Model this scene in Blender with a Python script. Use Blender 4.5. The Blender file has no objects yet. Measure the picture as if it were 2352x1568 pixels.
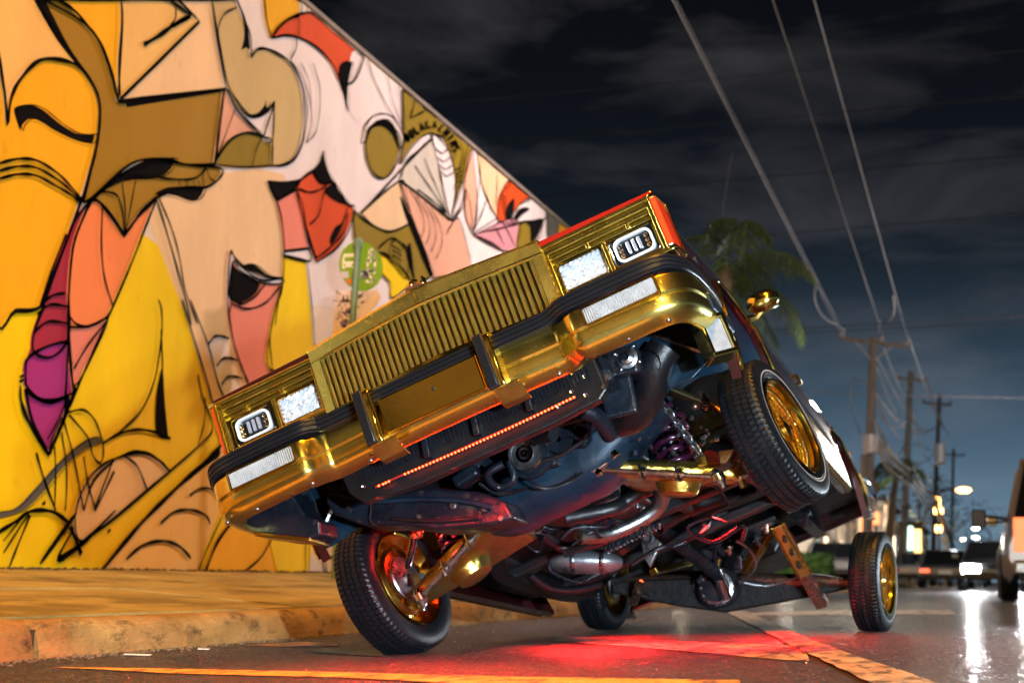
import bpy, math, random
import numpy as np
from mathutils import Vector, Matrix, noise as mnoise
random.seed(7)
PI = math.pi
sc = bpy.context.scene
COL = sc.collection

# ------------------------------------------------------------------ camera
FPX = 3450.0; CXP, CYP = 1176.0, 784.0          # focal length and centre for a 2352 px wide frame
CAM = Vector((0, 0, .36))
RGT = Vector((0.95550103, 0.29385009, 0.0258827))
UPV = Vector((0.01950404, -0.15048189, 0.98842035))
FWD = Vector((-0.29434228, 0.94393184, 0.14951686))
cam = bpy.data.cameras.new('camera'); camo = bpy.data.objects.new('camera', cam); COL.objects.link(camo)
camo.matrix_world = Matrix(((RGT.x, UPV.x, -FWD.x, CAM.x), (RGT.y, UPV.y, -FWD.y, CAM.y), (RGT.z, UPV.z, -FWD.z, CAM.z), (0, 0, 0, 1)))
cam.sensor_width = 36; cam.lens = 36 * FPX / 2352; cam.clip_start = .05; cam.clip_end = 2000
cam.dof.use_dof = True; cam.dof.focus_distance = 5.1; cam.dof.aperture_fstop = 3.4
sc.camera = camo
sc.render.resolution_x, sc.render.resolution_y = 1024, 682

# ------------------------------------------------------------------ night sky
w = bpy.data.worlds.new('World'); sc.world = w; w.use_nodes = True
nt = w.node_tree; nt.nodes.clear()
def N(nt, t, **k):
    n = nt.nodes.new(t)
    for a, b in k.items():
        if a == 'inp':
            for i, v in b.items(): n.inputs[i].default_value = v
        else: setattr(n, a, b)
    return n
tc = N(nt, 'ShaderNodeTexCoord'); sep = N(nt, 'ShaderNodeSeparateXYZ'); nt.links.new(tc.outputs['Generated'], sep.inputs[0])
glow = N(nt, 'ShaderNodeValToRGB'); nt.links.new(sep.outputs['Z'], glow.inputs[0])
cr = glow.color_ramp; cr.interpolation = 'B_SPLINE'
cr.elements[0].position = 0; cr.elements[0].color = (.20, .31, .40, 1)
cr.elements[1].position = 1; cr.elements[1].color = (.0015, .0016, .002, 1)
for p, c in ((.045, (.12, .20, .28)), (.095, (.055, .100, .150)), (.16, (.016, .028, .042)), (.24, (.0055, .0075, .0115)), (.40, (.0022, .0026, .0034))):
    e = cr.elements.new(p); e.color = (*c, 1)
mp = N(nt, 'ShaderNodeMapping'); mp.inputs['Scale'].default_value = (2.2, 2.2, 7.5); mp.inputs['Rotation'].default_value = (0, .18, .2)
nt.links.new(tc.outputs['Generated'], mp.inputs[0])
nz = N(nt, 'ShaderNodeTexNoise', inp={'Scale': 2.6, 'Detail': 7, 'Roughness': .55, 'Distortion': .5}); nt.links.new(mp.outputs[0], nz.inputs['Vector'])
cl = N(nt, 'ShaderNodeValToRGB'); nt.links.new(nz.outputs['Fac'], cl.inputs[0])
cl.color_ramp.elements[0].position = .45; cl.color_ramp.elements[0].color = (0, 0, 0, 1)
cl.color_ramp.elements[1].position = .72; cl.color_ramp.elements[1].color = (.034, .031, .032, 1)
ad = N(nt, 'ShaderNodeMixRGB', blend_type='ADD'); ad.inputs[0].default_value = 1
nt.links.new(glow.outputs[0], ad.inputs[1]); nt.links.new(cl.outputs[0], ad.inputs[2])
bg = N(nt, 'ShaderNodeBackground'); bg.inputs[1].default_value = 1.0
out = N(nt, 'ShaderNodeOutputWorld'); nt.links.new(ad.outputs[0], bg.inputs[0]); nt.links.new(bg.outputs[0], out.inputs[0])

sc.view_settings.view_transform = 'Standard'; sc.view_settings.look = 'None'
sc.view_settings.exposure = 0; sc.view_settings.gamma = 1
sc.cycles.use_denoising = True
sc.cycles.max_bounces = 7; sc.cycles.diffuse_bounces = 3; sc.cycles.glossy_bounces = 5
sc.cycles.sample_clamp_indirect = 6; sc.cycles.sample_clamp_direct = 0
sc.cycles.caustics_reflective = False; sc.cycles.caustics_refractive = False

# ------------------------------------------------------------------ lamps of the street
def lamp(name, kind, loc, col, power, aim=None, **k):
    l = bpy.data.lights.new(name, kind); l.color = col; l.energy = power
    for a, b in k.items(): setattr(l, a, b)
    o = bpy.data.objects.new(name, l); COL.objects.link(o); o.location = loc
    if aim is not None: o.rotation_euler = (Vector(aim) - Vector(loc)).to_track_quat('-Z', 'Y').to_euler()
    return o
SOD = (1.0, .41, .012)
lamp('sodium_street_light', 'POINT', (-.6, 3.2, 6.8), SOD, 2600, shadow_soft_size=.14)
lamp('warm_white_street_light', 'POINT', (3.0, -6.5, 8.0), (1, .62, .14), 2300, shadow_soft_size=.2)
lamp('pale_street_light', 'SPOT', (-.8, 18, 7.6), (1, .80, .76), 2200, aim=(-6.4, 16, 3.2), spot_size=math.radians(120), spot_blend=.8, shadow_soft_size=.2)
lamp('vehicle_headlight', 'SPOT', (2.1, -1.0, .68), (.74, .90, 1), 3000, aim=(-1.5, 6.3, 1.40), spot_size=math.radians(52), spot_blend=.7, shadow_soft_size=.07)
lamp('vehicle_headlight', 'SPOT', (3.4, -1.6, .70), (.72, .88, 1), 1500, aim=(-1.2, 6.3, 1.40), spot_size=math.radians(48), spot_blend=.7, shadow_soft_size=.07)

lamp('rocker_fill_light', 'SPOT', (2.9, 11.2, .78), (.80, .92, 1), 520, aim=(-.3, 7.9, .95), spot_size=math.radians(42), spot_blend=.6, shadow_soft_size=.10)  # added spot out of view, brightens the rocker trim; no vehicle modelled
lamp('far_fill_light', 'POINT', (1.6, 46, 6.6), (1, .84, .78), 1500, shadow_soft_size=.2)  # added fill for the far poles and wires

# ------------------------------------------------------------------ geometry helpers
def ray(u, v):
    return RGT * ((u - CXP) / FPX) + UPV * (-(v - CYP) / FPX) + FWD
def on(u, v, ax, val):                       # the world point seen at (u, v) on the plane axis = val
    d = ray(u, v); t = (val - CAM[ax]) / d[ax]
    return CAM + d * t
def crv(pts, n=6, closed=False):             # Catmull-Rom through 2-D / 3-D points; a repeated point makes a corner
    P = [Vector(p) for p in pts]; o = []; m = len(P)
    rng = range(m) if closed else range(m - 1)
    for i in rng:
        p0 = P[(i - 1) % m] if closed or i > 0 else P[i]; p1 = P[i]; p2 = P[(i + 1) % m]
        p3 = P[(i + 2) % m] if closed or i < m - 2 else p2
        if (p1 - p2).length < 1e-6: continue
        for k in range(n):
            t = k / n
            o.append(.5 * ((2 * p1) + (p2 - p0) * t + (2 * p0 - 5 * p1 + 4 * p2 - p3) * t * t + (3 * p1 - p0 - 3 * p2 + p3) * t ** 3))
    if not closed: o.append(P[-1])
    return o
class MB:
    def __init__(s): s.v = []; s.f = []; s.m = []
    def add(s, vs, fs, mi=0, M=None):
        b = len(s.v)
        s.v += [tuple(M @ Vector(p)) if M is not None else tuple(p) for p in vs]
        s.f += [tuple(b + i for i in f) for f in fs]; s.m += [mi] * len(fs)
        return s
    def box(s, c, d, M=None, mi=0, taper=1.0):
        x, y, z = d[0] / 2, d[1] / 2, d[2] / 2; t = taper
        vs = [(-x, -y, -z), (x, -y, -z), (x, y, -z), (-x, y, -z), (-x * t, -y * t, z), (x * t, -y * t, z), (x * t, y * t, z), (-x * t, y * t, z)]
        fs = [(3, 2, 1, 0), (4, 5, 6, 7), (0, 1, 5, 4), (1, 2, 6, 5), (2, 3, 7, 6), (3, 0, 4, 7)]
        T = Matrix.Translation(c) if M is None else Matrix.Translation(c) @ M
        return s.add(vs, fs, mi, T)
    def tube(s, pts, r, n=10, mi=0, caps=True, closed=False):
        P = [Vector(p) for p in pts]; m = len(P); R = r if hasattr(r, '__len__') else [r] * m
        vs = []; up = None
        for i, p in enumerate(P):
            a = P[(i - 1) % m] if closed or i > 0 else P[i]; b = P[(i + 1) % m] if closed or i < m - 1 else P[i]
            t = (b - a)
            if t.length < 1e-9: t = Vector((0, 0, 1))
            t.normalize()
            if up is None: up = Vector((0, 0, 1)) if abs(t.z) < .9 else Vector((1, 0, 0))
            x = up.cross(t).normalized(); up = t.cross(x).normalized()
            for k in range(n):
                q = 2 * PI * k / n; vs.append(p + (x * math.cos(q) + up * math.sin(q)) * R[i])
        fs = []
        for i in range(m if closed else m - 1):
            j = (i + 1) % m
            for k in range(n):
                l = (k + 1) % n; fs.append((i * n + k, j * n + k, j * n + l, i * n + l)[::-1])
        if caps and not closed: fs.append(tuple(range(n))); fs.append(tuple((m - 1) * n + k for k in range(n))[::-1])
        return s.add(vs, fs, mi)
    def lathe(s, prof, n=48, M=None, mi=0, rad=None):       # axis = X, prof = [(x, r)]
        vs = []; m = len(prof)
        for k in range(n):
            q = 2 * PI * k / n; c, d = math.cos(q), math.sin(q)
            for j, (x, r) in enumerate(prof):
                rr = r if rad is None else rad(j, k, r); vs.append((x, rr * c, rr * d))
        fs = [(k * m + j, k * m + j + 1, ((k + 1) % n) * m + j + 1, ((k + 1) % n) * m + j) for k in range(n) for j in range(m - 1)]
        return s.add(vs, fs, mi, M)
    def grid(s, rows, mi=0, flip=False):
        m = len(rows[0]); vs = [p for r in rows for p in r]
        fs = [(i * m + j, i * m + j + 1, (i + 1) * m + j + 1, (i + 1) * m + j) for i in range(len(rows) - 1) for j in range(m - 1)]
        if flip: fs = [f[::-1] for f in fs]
        return s.add(vs, fs, mi)
    def prism(s, poly, a, b, axis=1, mi=0):                  # polygon in the two other axes, extruded from a to b
        n = len(poly)
        def P(p, t):
            q = list(p); q.insert(axis, t); return q
        vs = [P(p, a) for p in poly] + [P(p, b) for p in poly]
        fs = [tuple(range(n)), tuple(range(2 * n - 1, n - 1, -1))] + [(i, i + n, (i + 1) % n + n, (i + 1) % n) for i in range(n)]
        return s.add(vs, fs, mi)
    def ball(s, c, r, n=12, mi=0, sx=(1, 1, 1)):
        prof = [(-math.cos(PI * i / n) * r, max(1e-4, math.sin(PI * i / n) * r)) for i in range(n + 1)]
        return s.lathe(prof, n * 2, Matrix.Translation(c) @ Matrix.Diagonal((*sx, 1)), mi)
    def build(s, name, mats, parent=None, smooth=35, bevel=0, seg=2, fix=True, loc=None):
        me = bpy.data.meshes.new(name); me.from_pydata(s.v, [], s.f)
        if not isinstance(mats, (list, tuple)): mats = [mats]
        for x in mats: me.materials.append(x)
        if len(mats) > 1: me.polygons.foreach_set('material_index', s.m)
        if fix:
            import bmesh
            bm = bmesh.new(); bm.from_mesh(me); bmesh.ops.recalc_face_normals(bm, faces=bm.faces); bm.to_mesh(me); bm.free()
        if smooth:
            me.polygons.foreach_set('use_smooth', [True] * len(me.polygons))
            me.set_sharp_from_angle(angle=math.radians(smooth))
        me.update()
        o = bpy.data.objects.new(name, me); COL.objects.link(o)
        if parent is not None: o.parent = parent
        if loc is not None: o.location = loc
        if bevel:
            b = o.modifiers.new('bevel', 'BEVEL'); b.width = bevel; b.segments = seg; b.limit_method = 'ANGLE'; b.angle_limit = math.radians(40)
            b.harden_normals = False
        return o
def tag(o, label=None, cat=None, group=None, kind=None):
    if label: o['label'] = label
    if cat: o['category'] = cat
    if group: o['group'] = group
    if kind: o['kind'] = kind
    return o
def empty(name, loc=(0, 0, 0), parent=None):
    o = bpy.data.objects.new(name, None); o.empty_display_size = .2; COL.objects.link(o); o.location = loc
    if parent is not None: o.parent = parent
    return o
def rotM(axis, deg): return Matrix.Rotation(math.radians(deg), 4, axis)

# ------------------------------------------------------------------ materials
def mat(name, col, rough=.5, metal=0., bump=None, var=0., vscale=3., coat=0., emis=None, estr=0., spec=.5, rvar=0., stretch=(1, 1, 1), var2=None):
    m = bpy.data.materials.new(name); m.use_nodes = True; t = m.node_tree
    b = t.nodes['Principled BSDF']; b.inputs['Base Color'].default_value = (*col, 1)
    b.inputs['Roughness'].default_value = rough; b.inputs['Metallic'].default_value = metal
    b.inputs['Coat Weight'].default_value = coat; b.inputs['Coat Roughness'].default_value = .08; b.inputs['Specular IOR Level'].default_value = spec
    if emis: b.inputs['Emission Color'].default_value = (*emis, 1); b.inputs['Emission Strength'].default_value = estr
    tc = N(t, 'ShaderNodeTexCoord'); mp = N(t, 'ShaderNodeMapping'); mp.inputs['Scale'].default_value = stretch
    t.links.new(tc.outputs['Object'], mp.inputs[0])
    if var:
        n = N(t, 'ShaderNodeTexNoise', inp={'Scale': vscale, 'Detail': 6, 'Roughness': .6}); t.links.new(mp.outputs[0], n.inputs['Vector'])
        r = N(t, 'ShaderNodeMapRange'); r.inputs[1].default_value = .3; r.inputs[2].default_value = .7
        r.inputs[3].default_value = 1 - var; r.inputs[4].default_value = 1 + var * .6; t.links.new(n.outputs['Fac'], r.inputs[0])
        mx = N(t, 'ShaderNodeMixRGB', blend_type='MULTIPLY'); mx.inputs[0].default_value = 1; mx.inputs[1].default_value = (*col, 1)
        t.links.new(r.outputs[0], mx.inputs[2]); t.links.new(mx.outputs[0], b.inputs['Base Color'])
        if var2:
            n3 = N(t, 'ShaderNodeTexNoise', inp={'Scale': var2[0], 'Detail': 8, 'Roughness': .65}); t.links.new(mp.outputs[0], n3.inputs['Vector'])
            r3 = N(t, 'ShaderNodeMapRange'); r3.inputs[1].default_value = var2[1]; r3.inputs[2].default_value = var2[2]; t.links.new(n3.outputs['Fac'], r3.inputs[0])
            m3 = N(t, 'ShaderNodeMixRGB'); t.links.new(r3.outputs[0], m3.inputs[0]); t.links.new(mx.outputs[0], m3.inputs[1]); m3.inputs[2].default_value = (*var2[3], 1)
            t.links.new(m3.outputs[0], b.inputs['Base Color'])
    if rvar:
        n = N(t, 'ShaderNodeTexNoise', inp={'Scale': vscale * 1.7, 'Detail': 5}); t.links.new(mp.outputs[0], n.inputs['Vector'])
        r = N(t, 'ShaderNodeMapRange'); r.inputs[3].default_value = max(0, rough - rvar); r.inputs[4].default_value = rough + rvar
        t.links.new(n.outputs['Fac'], r.inputs[0]); t.links.new(r.outputs[0], b.inputs['Roughness'])
    if bump:
        kind, scale, strength, dist = bump
        if kind == 'noise':
            n = N(t, 'ShaderNodeTexNoise', inp={'Scale': scale, 'Detail': 8, 'Roughness': .65}); o = n.outputs['Fac']
        else:
            n = N(t, 'ShaderNodeTexVoronoi', inp={'Scale': scale}); o = n.outputs['Distance']
            if kind == 'drops':
                r = N(t, 'ShaderNodeMapRange'); r.inputs[1].default_value = 0; r.inputs[2].default_value = .22; r.inputs[3].default_value = 1; r.inputs[4].default_value = 0
                t.links.new(o, r.inputs[0]); o = r.outputs[0]
            if kind == 'cells': o = n.outputs['Color']
        t.links.new(mp.outputs[0], n.inputs['Vector'])
        bp = N(t, 'ShaderNodeBump', inp={'Strength': strength, 'Distance': dist}); t.links.new(o, bp.inputs['Height']); t.links.new(bp.outputs[0], b.inputs['Normal'])
    return m
GOLD = mat('gold_plate', (.88, .72, .19), .22, 1, ('drops', 75, .35, .0016), .12, 6, rvar=.07)
GOLDW = mat('gold_with_dew', (.90, .80, .25), .27, 1, ('drops', 100, .9, .004), .12, 6, rvar=.07)
GOLDG = mat('grille_gold', (.90, .80, .30), .30, 1, ('noise', 60, .1, .002), .15, 9, rvar=.06)
RIMG = mat('rim_gold', (1., .62, .09), .13, 1, ('noise', 60, .2, .002), .15, 9, rvar=.08)
GOLDP = mat('polished_gold', (.92, .71, .19), .10, 1, ('noise', 40, .06, .002), .1, 8, rvar=.04)
GOLDA = mat('suspension_gold', (.92, .66, .15), .16, 1, ('noise', 16, .7, .012), .2, 9, rvar=.08)
GOLDD = mat('dark_gold', (.55, .34, .07), .24, 1, ('noise', 60, .15, .002), .25, 9, rvar=.1)
CHROME = mat('chrome', (.78, .80, .84), .09, 1, ('noise', 60, .08, .002), .15, 10, rvar=.06)
STEEL = mat('worn_steel', (.42, .44, .48), .30, 1, ('noise', 50, .3, .003), .45, 14, rvar=.15)
RUBBER = mat('black_rubber', (.008, .009, .012), .34, 0, ('noise', 120, .12, .001), .2, 12, spec=.35)
TYRE = mat('tyre_rubber', (.004, .006, .009), .42, 0, ('noise', 160, .3, .0012), .3, 20, rvar=.12, spec=.3)
WHITEW = mat('white_wall_band', (.33, .33, .35), .5, 0, None, .15, 20)
MAROON = mat('maroon_paint', (.034, .003, .005), .32, .2, ('noise', 220, .05, .001), .2, 5, coat=1)
REDP = mat('red_paint', (.42, .020, .010), .22, .3, None, .1, 8, coat=1)
UNDER = mat('underbody_coating', (.007, .011, .020), .30, .2, ('noise', 38, .6, .006), .55, 7, rvar=.2, var2=(11, .58, .75, (.075, .06, .05)))
UNDERD = mat('dark_underbody', (.006, .007, .010), .36, .1, ('noise', 40, .5, .005), .5, 7, rvar=.15)
BLUEP = mat('blue_black_paint', (.005, .022, .045), .32, .25, ('noise', 26, .45, .004), .4, 6, rvar=.18)
PURPLE = mat('purple_spring_paint', (.05, .008, .035), .2, .5, None, .15, 10, coat=.6)
AMBER = mat('amber_lens', (.85, .055, .012), .15, 0, ('cells', 60, .3, .002), .1, 20, coat=1)
REDL = mat('red_lens', (.55, .012, .010), .15, 0, ('cells', 60, .3, .002), .1, 20, coat=1)
CLEAR = mat('ribbed_clear_lens', (.62, .70, .82), .14, .55, None, .25, 25, coat=1)
CRYSTAL = mat('crystal_lens', (.78, .86, .96), .12, .5, ('cells', 42, .5, .006), .25, 60, coat=1)
GLASSD = mat('dark_glass', (.012, .014, .018), .05, 0, None, coat=1)
LEDRING = mat('milky_ring', (.80, .84, .90), .3, 0, None, coat=.5)
BLACK = mat('matt_black', (.008, .008, .009), .6)
LEDRED = mat('red_led', (.8, .05, .02), .4, emis=(1, .07, .015), estr=11)
LEDCORE = mat('red_led_core', (.8, .2, .1), .4, emis=(1, .28, .12), estr=60)
# ------------------------------------------------------------------ ground, road, kerb, pavement
RX = [-400, -3.4, -2.5, -2.0, -.5, 1.2, 3.5, 8.0, 8.3, 400]
RZ = [-.25, 0, 0, .028, .082, .115, .115, 0, -.02, -.25]
def rz(x):
    for a, b, c, d in zip(RX, RX[1:], RZ, RZ[1:]):
        if a <= x <= b: return c + (d - c) * (x - a) / (b - a)
    return 0
def onroad(u, v, lift=0.0):
    z = .05
    for _ in range(6):
        p = on(u, v, 2, z + lift); z = rz(p.x)
    return Vector((p.x, p.y, z + lift))
ASPH = mat('asphalt', (.046, .042, .040), .50, 0, ('noise', 70, 1.0, .02), .45, 55, rvar=.17, spec=.6, var2=(1.3, .5, .72, (.036, .034, .035)))
def add_grain(m, scale=95):
    t = m.node_tree; b = t.nodes['Principled BSDF']
    tc = N(t, 'ShaderNodeTexCoord'); v = N(t, 'ShaderNodeTexVoronoi', inp={'Scale': scale}); t.links.new(tc.outputs['Object'], v.inputs['Vector'])
    old = b.inputs['Normal'].links[0].from_node
    bp = N(t, 'ShaderNodeBump', inp={'Strength': 1, 'Distance': .009}); t.links.new(v.outputs['Distance'], bp.inputs['Height'])
    t.links.new(old.outputs[0], bp.inputs['Normal']); t.links.new(bp.outputs[0], b.inputs['Normal'])
add_grain(ASPH)
def speckle(m, scale, thr, col, rough):
    t = m.node_tree; b = t.nodes['Principled BSDF']; tc = N(t, 'ShaderNodeTexCoord'); v = N(t, 'ShaderNodeTexVoronoi', inp={'Scale': scale}); t.links.new(tc.outputs['Object'], v.inputs['Vector'])
    sp = N(t, 'ShaderNodeSeparateColor'); t.links.new(v.outputs['Color'], sp.inputs[0]); r = N(t, 'ShaderNodeMapRange'); r.inputs[1].default_value = thr; r.inputs[2].default_value = min(1, thr + .06); t.links.new(sp.outputs[0], r.inputs[0])
    old = b.inputs['Base Color'].links[0].from_socket; mx = N(t, 'ShaderNodeMixRGB'); t.links.new(r.outputs[0], mx.inputs[0]); t.links.new(old, mx.inputs[1]); mx.inputs[2].default_value = (*col, 1); t.links.new(mx.outputs[0], b.inputs['Base Color'])
    if rough is not None:
        ro = b.inputs['Roughness'].links[0].from_socket; m2 = N(t, 'ShaderNodeMixRGB'); t.links.new(r.outputs[0], m2.inputs[0]); t.links.new(ro, m2.inputs[1]); m2.inputs[2].default_value = (rough, rough, rough, 1); t.links.new(m2.outputs[0], b.inputs['Roughness'])
speckle(ASPH, 70, .74, (.15, .135, .125), .18)
speckle(ASPH, 48, .80, (.010, .010, .011), .5)
CONC = mat('pavement_concrete', (.52, .39, .14), .75, 0, ('noise', 30, .6, .006), .35, 3, var2=(2.3, .50, .62, (.26, .19, .07)), stretch=(1, .5, 1), spec=.08)
KERBM = mat('kerb_concrete', (.46, .28, .10), .85, 0, ('noise', 60, 1, .014), .4, 6, var2=(9, .54, .70, (.07, .045, .025)), stretch=(1, .6, 1.3), spec=.08)
PAINTW = mat('worn_white_marking', (.55, .50, .42), .6, 0, ('noise', 70, .8, .006), .45, 9, var2=(17, .47, .60, (.075, .07, .065)), stretch=(1, .4, 1))
PAINTY = mat('worn_yellow_marking', (.70, .48, .10), .6, 0, ('noise', 70, .8, .006), .4, 9, var2=(17, .50, .62, (.08, .065, .05)), stretch=(1, .4, 1))
m = MB(); ys = [-60, -20, -5, 0, 5, 10, 20, 40, 80, 160, 320, 700, 1500]
xs = [-3.4, -2.9, -2.5, -2.25, -2.0, -1.2, -.5, .3, 1.2, 2.4, 3.5, 8.0]
m.grid([[(x, y, rz(x)) for x in xs] for y in ys]); tag(m.build('road', ASPH, smooth=60), kind='structure')
m = MB(); m.grid([[(-900, y, -.06), (-3.3, y, -.06)] for y in ys]); m.grid([[(7.9, y, -.06), (900, y, -.06)] for y in ys])
tag(m.build('ground', mat('bare_ground', (.09, .08, .07), .9, 0, ('noise', 3, .6, .05), .4, .4), smooth=0), kind='structure')

kerb = empty('kerb', (-3.3, 4.5, 0)); tag(kerb, kind='structure')
prof = [(-3.42, .128), (-3.30, .133), (-3.262, .130), (-3.236, .118), (-3.222, .098), (-3.214, .070), (-3.208, .035), (-3.200, -.03)]
y0 = 4.72 - 2.9 * 3
for k in range(20):
    a, b = y0 + k * 2.9 + .016, y0 + (k + 1) * 2.9 - .016
    n = 90 if k in (2, 3, 4, 5) else 24
    rows = []
    for i in range(n + 1):
        y = a + (b - a) * i / n; e = min(i, n - i) / n
        rr = []
        for j, (x, z) in enumerate(prof):
            d = mnoise.noise(Vector((k * 7.3 + z * 9, y * 3.2, x * 5))) * .010 + mnoise.noise(Vector((k * 3.1, y * 14, z * 34 + x * 20))) * .005
            ch = -.012 if e < .008 else 0
            if j in (0,): d = 0
            rr.append((x + (d + ch) * (1 if j > 1 else .2), y, z + (d * .7 + ch) * (1 if 0 < j < 6 else 0)))
        rows.append(rr)
    m = MB(); m.grid(rows)
    for r in (rows[0], rows[-1]):
        m.add(r + [(-3.42, r[0][1], -.03)], [tuple(range(len(r) + 1))])
    o = m.build('kerb_stone', KERBM, kerb, smooth=50); o.location = -kerb.location
m = MB(); m.box((-3.33, 25, .02), (.18, 62, .16)); o = m.build('kerb_bedding', mat('joint_dirt', (.05, .035, .02), .9), kerb, smooth=0); o.location = -kerb.location
# pavement: cast slabs with open joints, climbing gently to the wall
def pz(x): return .130 + (-3.43 - x) * (.277 - .130) / (6.0 - 3.43)
pav = empty('pavement', (-4.7, 5, .13)); tag(pav, kind='structure')
slabs = {}
for c, (xa, xb) in enumerate(((-4.61, -3.49), (-5.98, -4.645))):
    for k in range(34):
        ya = -8 + k * 1.55 + c * .0; yb = ya + 1.522
        off = mnoise.noise(Vector((k * 1.7, c * 5.1, 0))) * .009
        m = MB(); nx, ny = 4, 5
        top = [[(xa + (xb - xa) * i / nx, ya + (yb - ya) * j / ny, pz(xa + (xb - xa) * i / nx) + off + mnoise.noise(Vector((xa + i, ya * 2 + j, 3))) * .002) for i in range(nx + 1)] for j in range(ny + 1)]
        m.grid(top)
        m.add([(xa, ya, pz(xa) + off), (xb, ya, pz(xb) + off), (xb, yb, pz(xb) + off), (xa, yb, pz(xa) + off), (xa, ya, 0), (xb, ya, 0), (xb, yb, 0), (xa, yb, 0)], [(0, 1, 5, 4), (1, 2, 6, 5), (2, 3, 7, 6), (3, 0, 4, 7)])
        o = m.build('paving_slab', CONC, pav, smooth=0, fix=False); o.location = -pav.location
m = MB(); m.grid([[(x, y, pz(x) - .03) for x in (-6.2, -3.42)] for y in (-9, 46)])
o = m.build('pavement_bedding', mat('bedding_dirt', (.06, .045, .03), .9), pav, smooth=0); o.location = -pav.location
m = MB(); m.grid([[(-30, y, .10), (-3.42, y, .125)] for y in (44.7, 900)]); o = m.build('far_pavement', CONC, pav, smooth=0); o.location = -pav.location
# grit and weeds at the wall foot, litter in the gutter
m = MB(); rnd = random.Random(3)
for i in range(900):
    y = rnd.uniform(7, 17); x = -5.985 + abs(rnd.gauss(0, .025)); s = rnd.uniform(.004, .02)
    m.box((x, y, pz(x) + s * .3), (s, s * rnd.uniform(1, 2.5), s * .8), rotM('Z', rnd.uniform(0, 180)) @ rotM('X', rnd.uniform(-30, 30)))
tag(m.build('wall_foot_grit', mat('dry_leaf_grit', (.10, .06, .025), .9), smooth=0), 'brown grit and dead leaves along the foot of the wall', 'grit', kind='stuff')
m = MB(); rnd = random.Random(5)
for i in range(1500):
    y = rnd.uniform(3.6, 15); x = -3.185 + abs(rnd.gauss(0, .05)); s = rnd.uniform(.002, .008)
    m.box((x, y, .003), (s, s * rnd.uniform(1, 3), s * .7), rotM('Z', rnd.uniform(0, 180)))
tag(m.build('gutter_grit', mat('gutter_sand', (.22, .15, .08), .9), smooth=0), 'sand and grit lying in the gutter against the kerb', 'grit', kind='stuff')
PAPER = mat('paper_scrap', (.75, .70, .60), .7)
for (u, v, sx, lab) in ((316, 1504, .10, 'long pale paper scrap lying in the gutter below the kerb, nearer the camera'), (468, 1491, .045, 'small pale paper scrap lying in the gutter, nearer the front tyre')):
    p = onroad(u, v, .004); m = MB(); m.box((0, 0, .003), (sx, .03, .004), rotM('Z', 17)); o = m.build('paper_scrap', PAPER, bevel=.001); o.location = p
    tag(o, lab, 'litter')

m = MB(); rnd = random.Random(8)
for i in range(12000):
    y = 3.0 + 11 * rnd.random() ** 1.8; x = rnd.uniform(-3.1, 1.6 + y * .05); s = rnd.uniform(.0008, .0022) * (1 + .05 * y)
    m.box((x, y, rz(x) + s * .4 + .001), (s, s * rnd.uniform(1, 2), s * rnd.uniform(.5, 1)), rotM('Z', rnd.uniform(0, 180)) @ rotM('X', rnd.uniform(-50, 50)))
tag(m.build('sparkle_chips', mat('glassy_chipping', (.10, .095, .09), .10, 0, None, .6, 60, spec=.9), smooth=0, fix=False), 'tiny glossy stone chips added to make the wet looking asphalt sparkle', 'grit', kind='stuff')  # glossy chips added for the sparkle on the asphalt
# road markings, each a painted sheet just above the asphalt
def marking(name, pts, m_, lift=.004, sub=14):
    quads = pts; mb = MB(); rows = []
    for (a, b) in zip(quads[:-1], quads[1:]):
        for i in range(sub):
            t = i / sub
            rows.append([onroad(a[0] + (b[0] - a[0]) * t, a[1] + (b[1] - a[1]) * t), onroad(a[2] + (b[2] - a[2]) * t, a[3] + (b[3] - a[3]) * t)])
    a = quads[-1]; rows.append([onroad(a[0], a[1]), onroad(a[2], a[3])])
    full = []
    rnd = random.Random(len(name) + int(a[0]))
    for l, r in rows:
        j1, j2 = rnd.uniform(-.006, .006), rnd.uniform(-.006, .006)
        row = []
        for i in range(9):
            p = l.lerp(r, i / 8); 
            if i == 0: p.x += j1
            if i == 8: p.x += j2
            p.z = rz(p.x) + lift; row.append(p)
        full.append(row)
    mb.grid(full); return tag(mb.build(name, m_, smooth=60), kind='structure')
marking('road_marking_lane_line', [(1664, 1404, 1712, 1404), (1830, 1490, 1905, 1488), (2055, 1600, 2235, 1600)], PAINTW, .007)
marking('road_marking_crossing_band', [(1270, 1461, 1270, 1472), (1500, 1470, 1500, 1490), (1790, 1483, 1790, 1516), (1846, 1484, 1860, 1520)], PAINTW, .004)
marking('road_marking_stop_line', [(128, 1533, 128, 1534), (400, 1537, 400, 1548), (800, 1546, 800, 1558), (1190, 1556, 1190, 1580), (1700, 1564, 1700, 1600)], PAINTY, .004)
marking('road_marking_far_band', [(1690, 1408, 1690, 1414), (1900, 1402, 1900, 1412), (2180, 1400, 2200, 1411)], PAINTW, .004)
ART = [mat('road_art_green', (.10, .20, .12), .55, 0, ('noise', 70, .8, .006), .4, 9, var2=(12, .42, .56, (.06, .055, .05))), mat('road_art_pink', (.42, .24, .18), .55, 0, ('noise', 70, .8, .006), .4, 9, var2=(12, .42, .56, (.06, .055, .05)))]
marking('road_marking_green_patch', [(735, 1489, 700, 1497), (800, 1487, 800, 1504), (870, 1490, 880, 1508)], ART[0], .004)
marking('road_marking_pink_patch', [(590, 1478, 560, 1484), (700, 1476, 690, 1486), (780, 1476, 775, 1484)], ART[1], .004)

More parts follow.
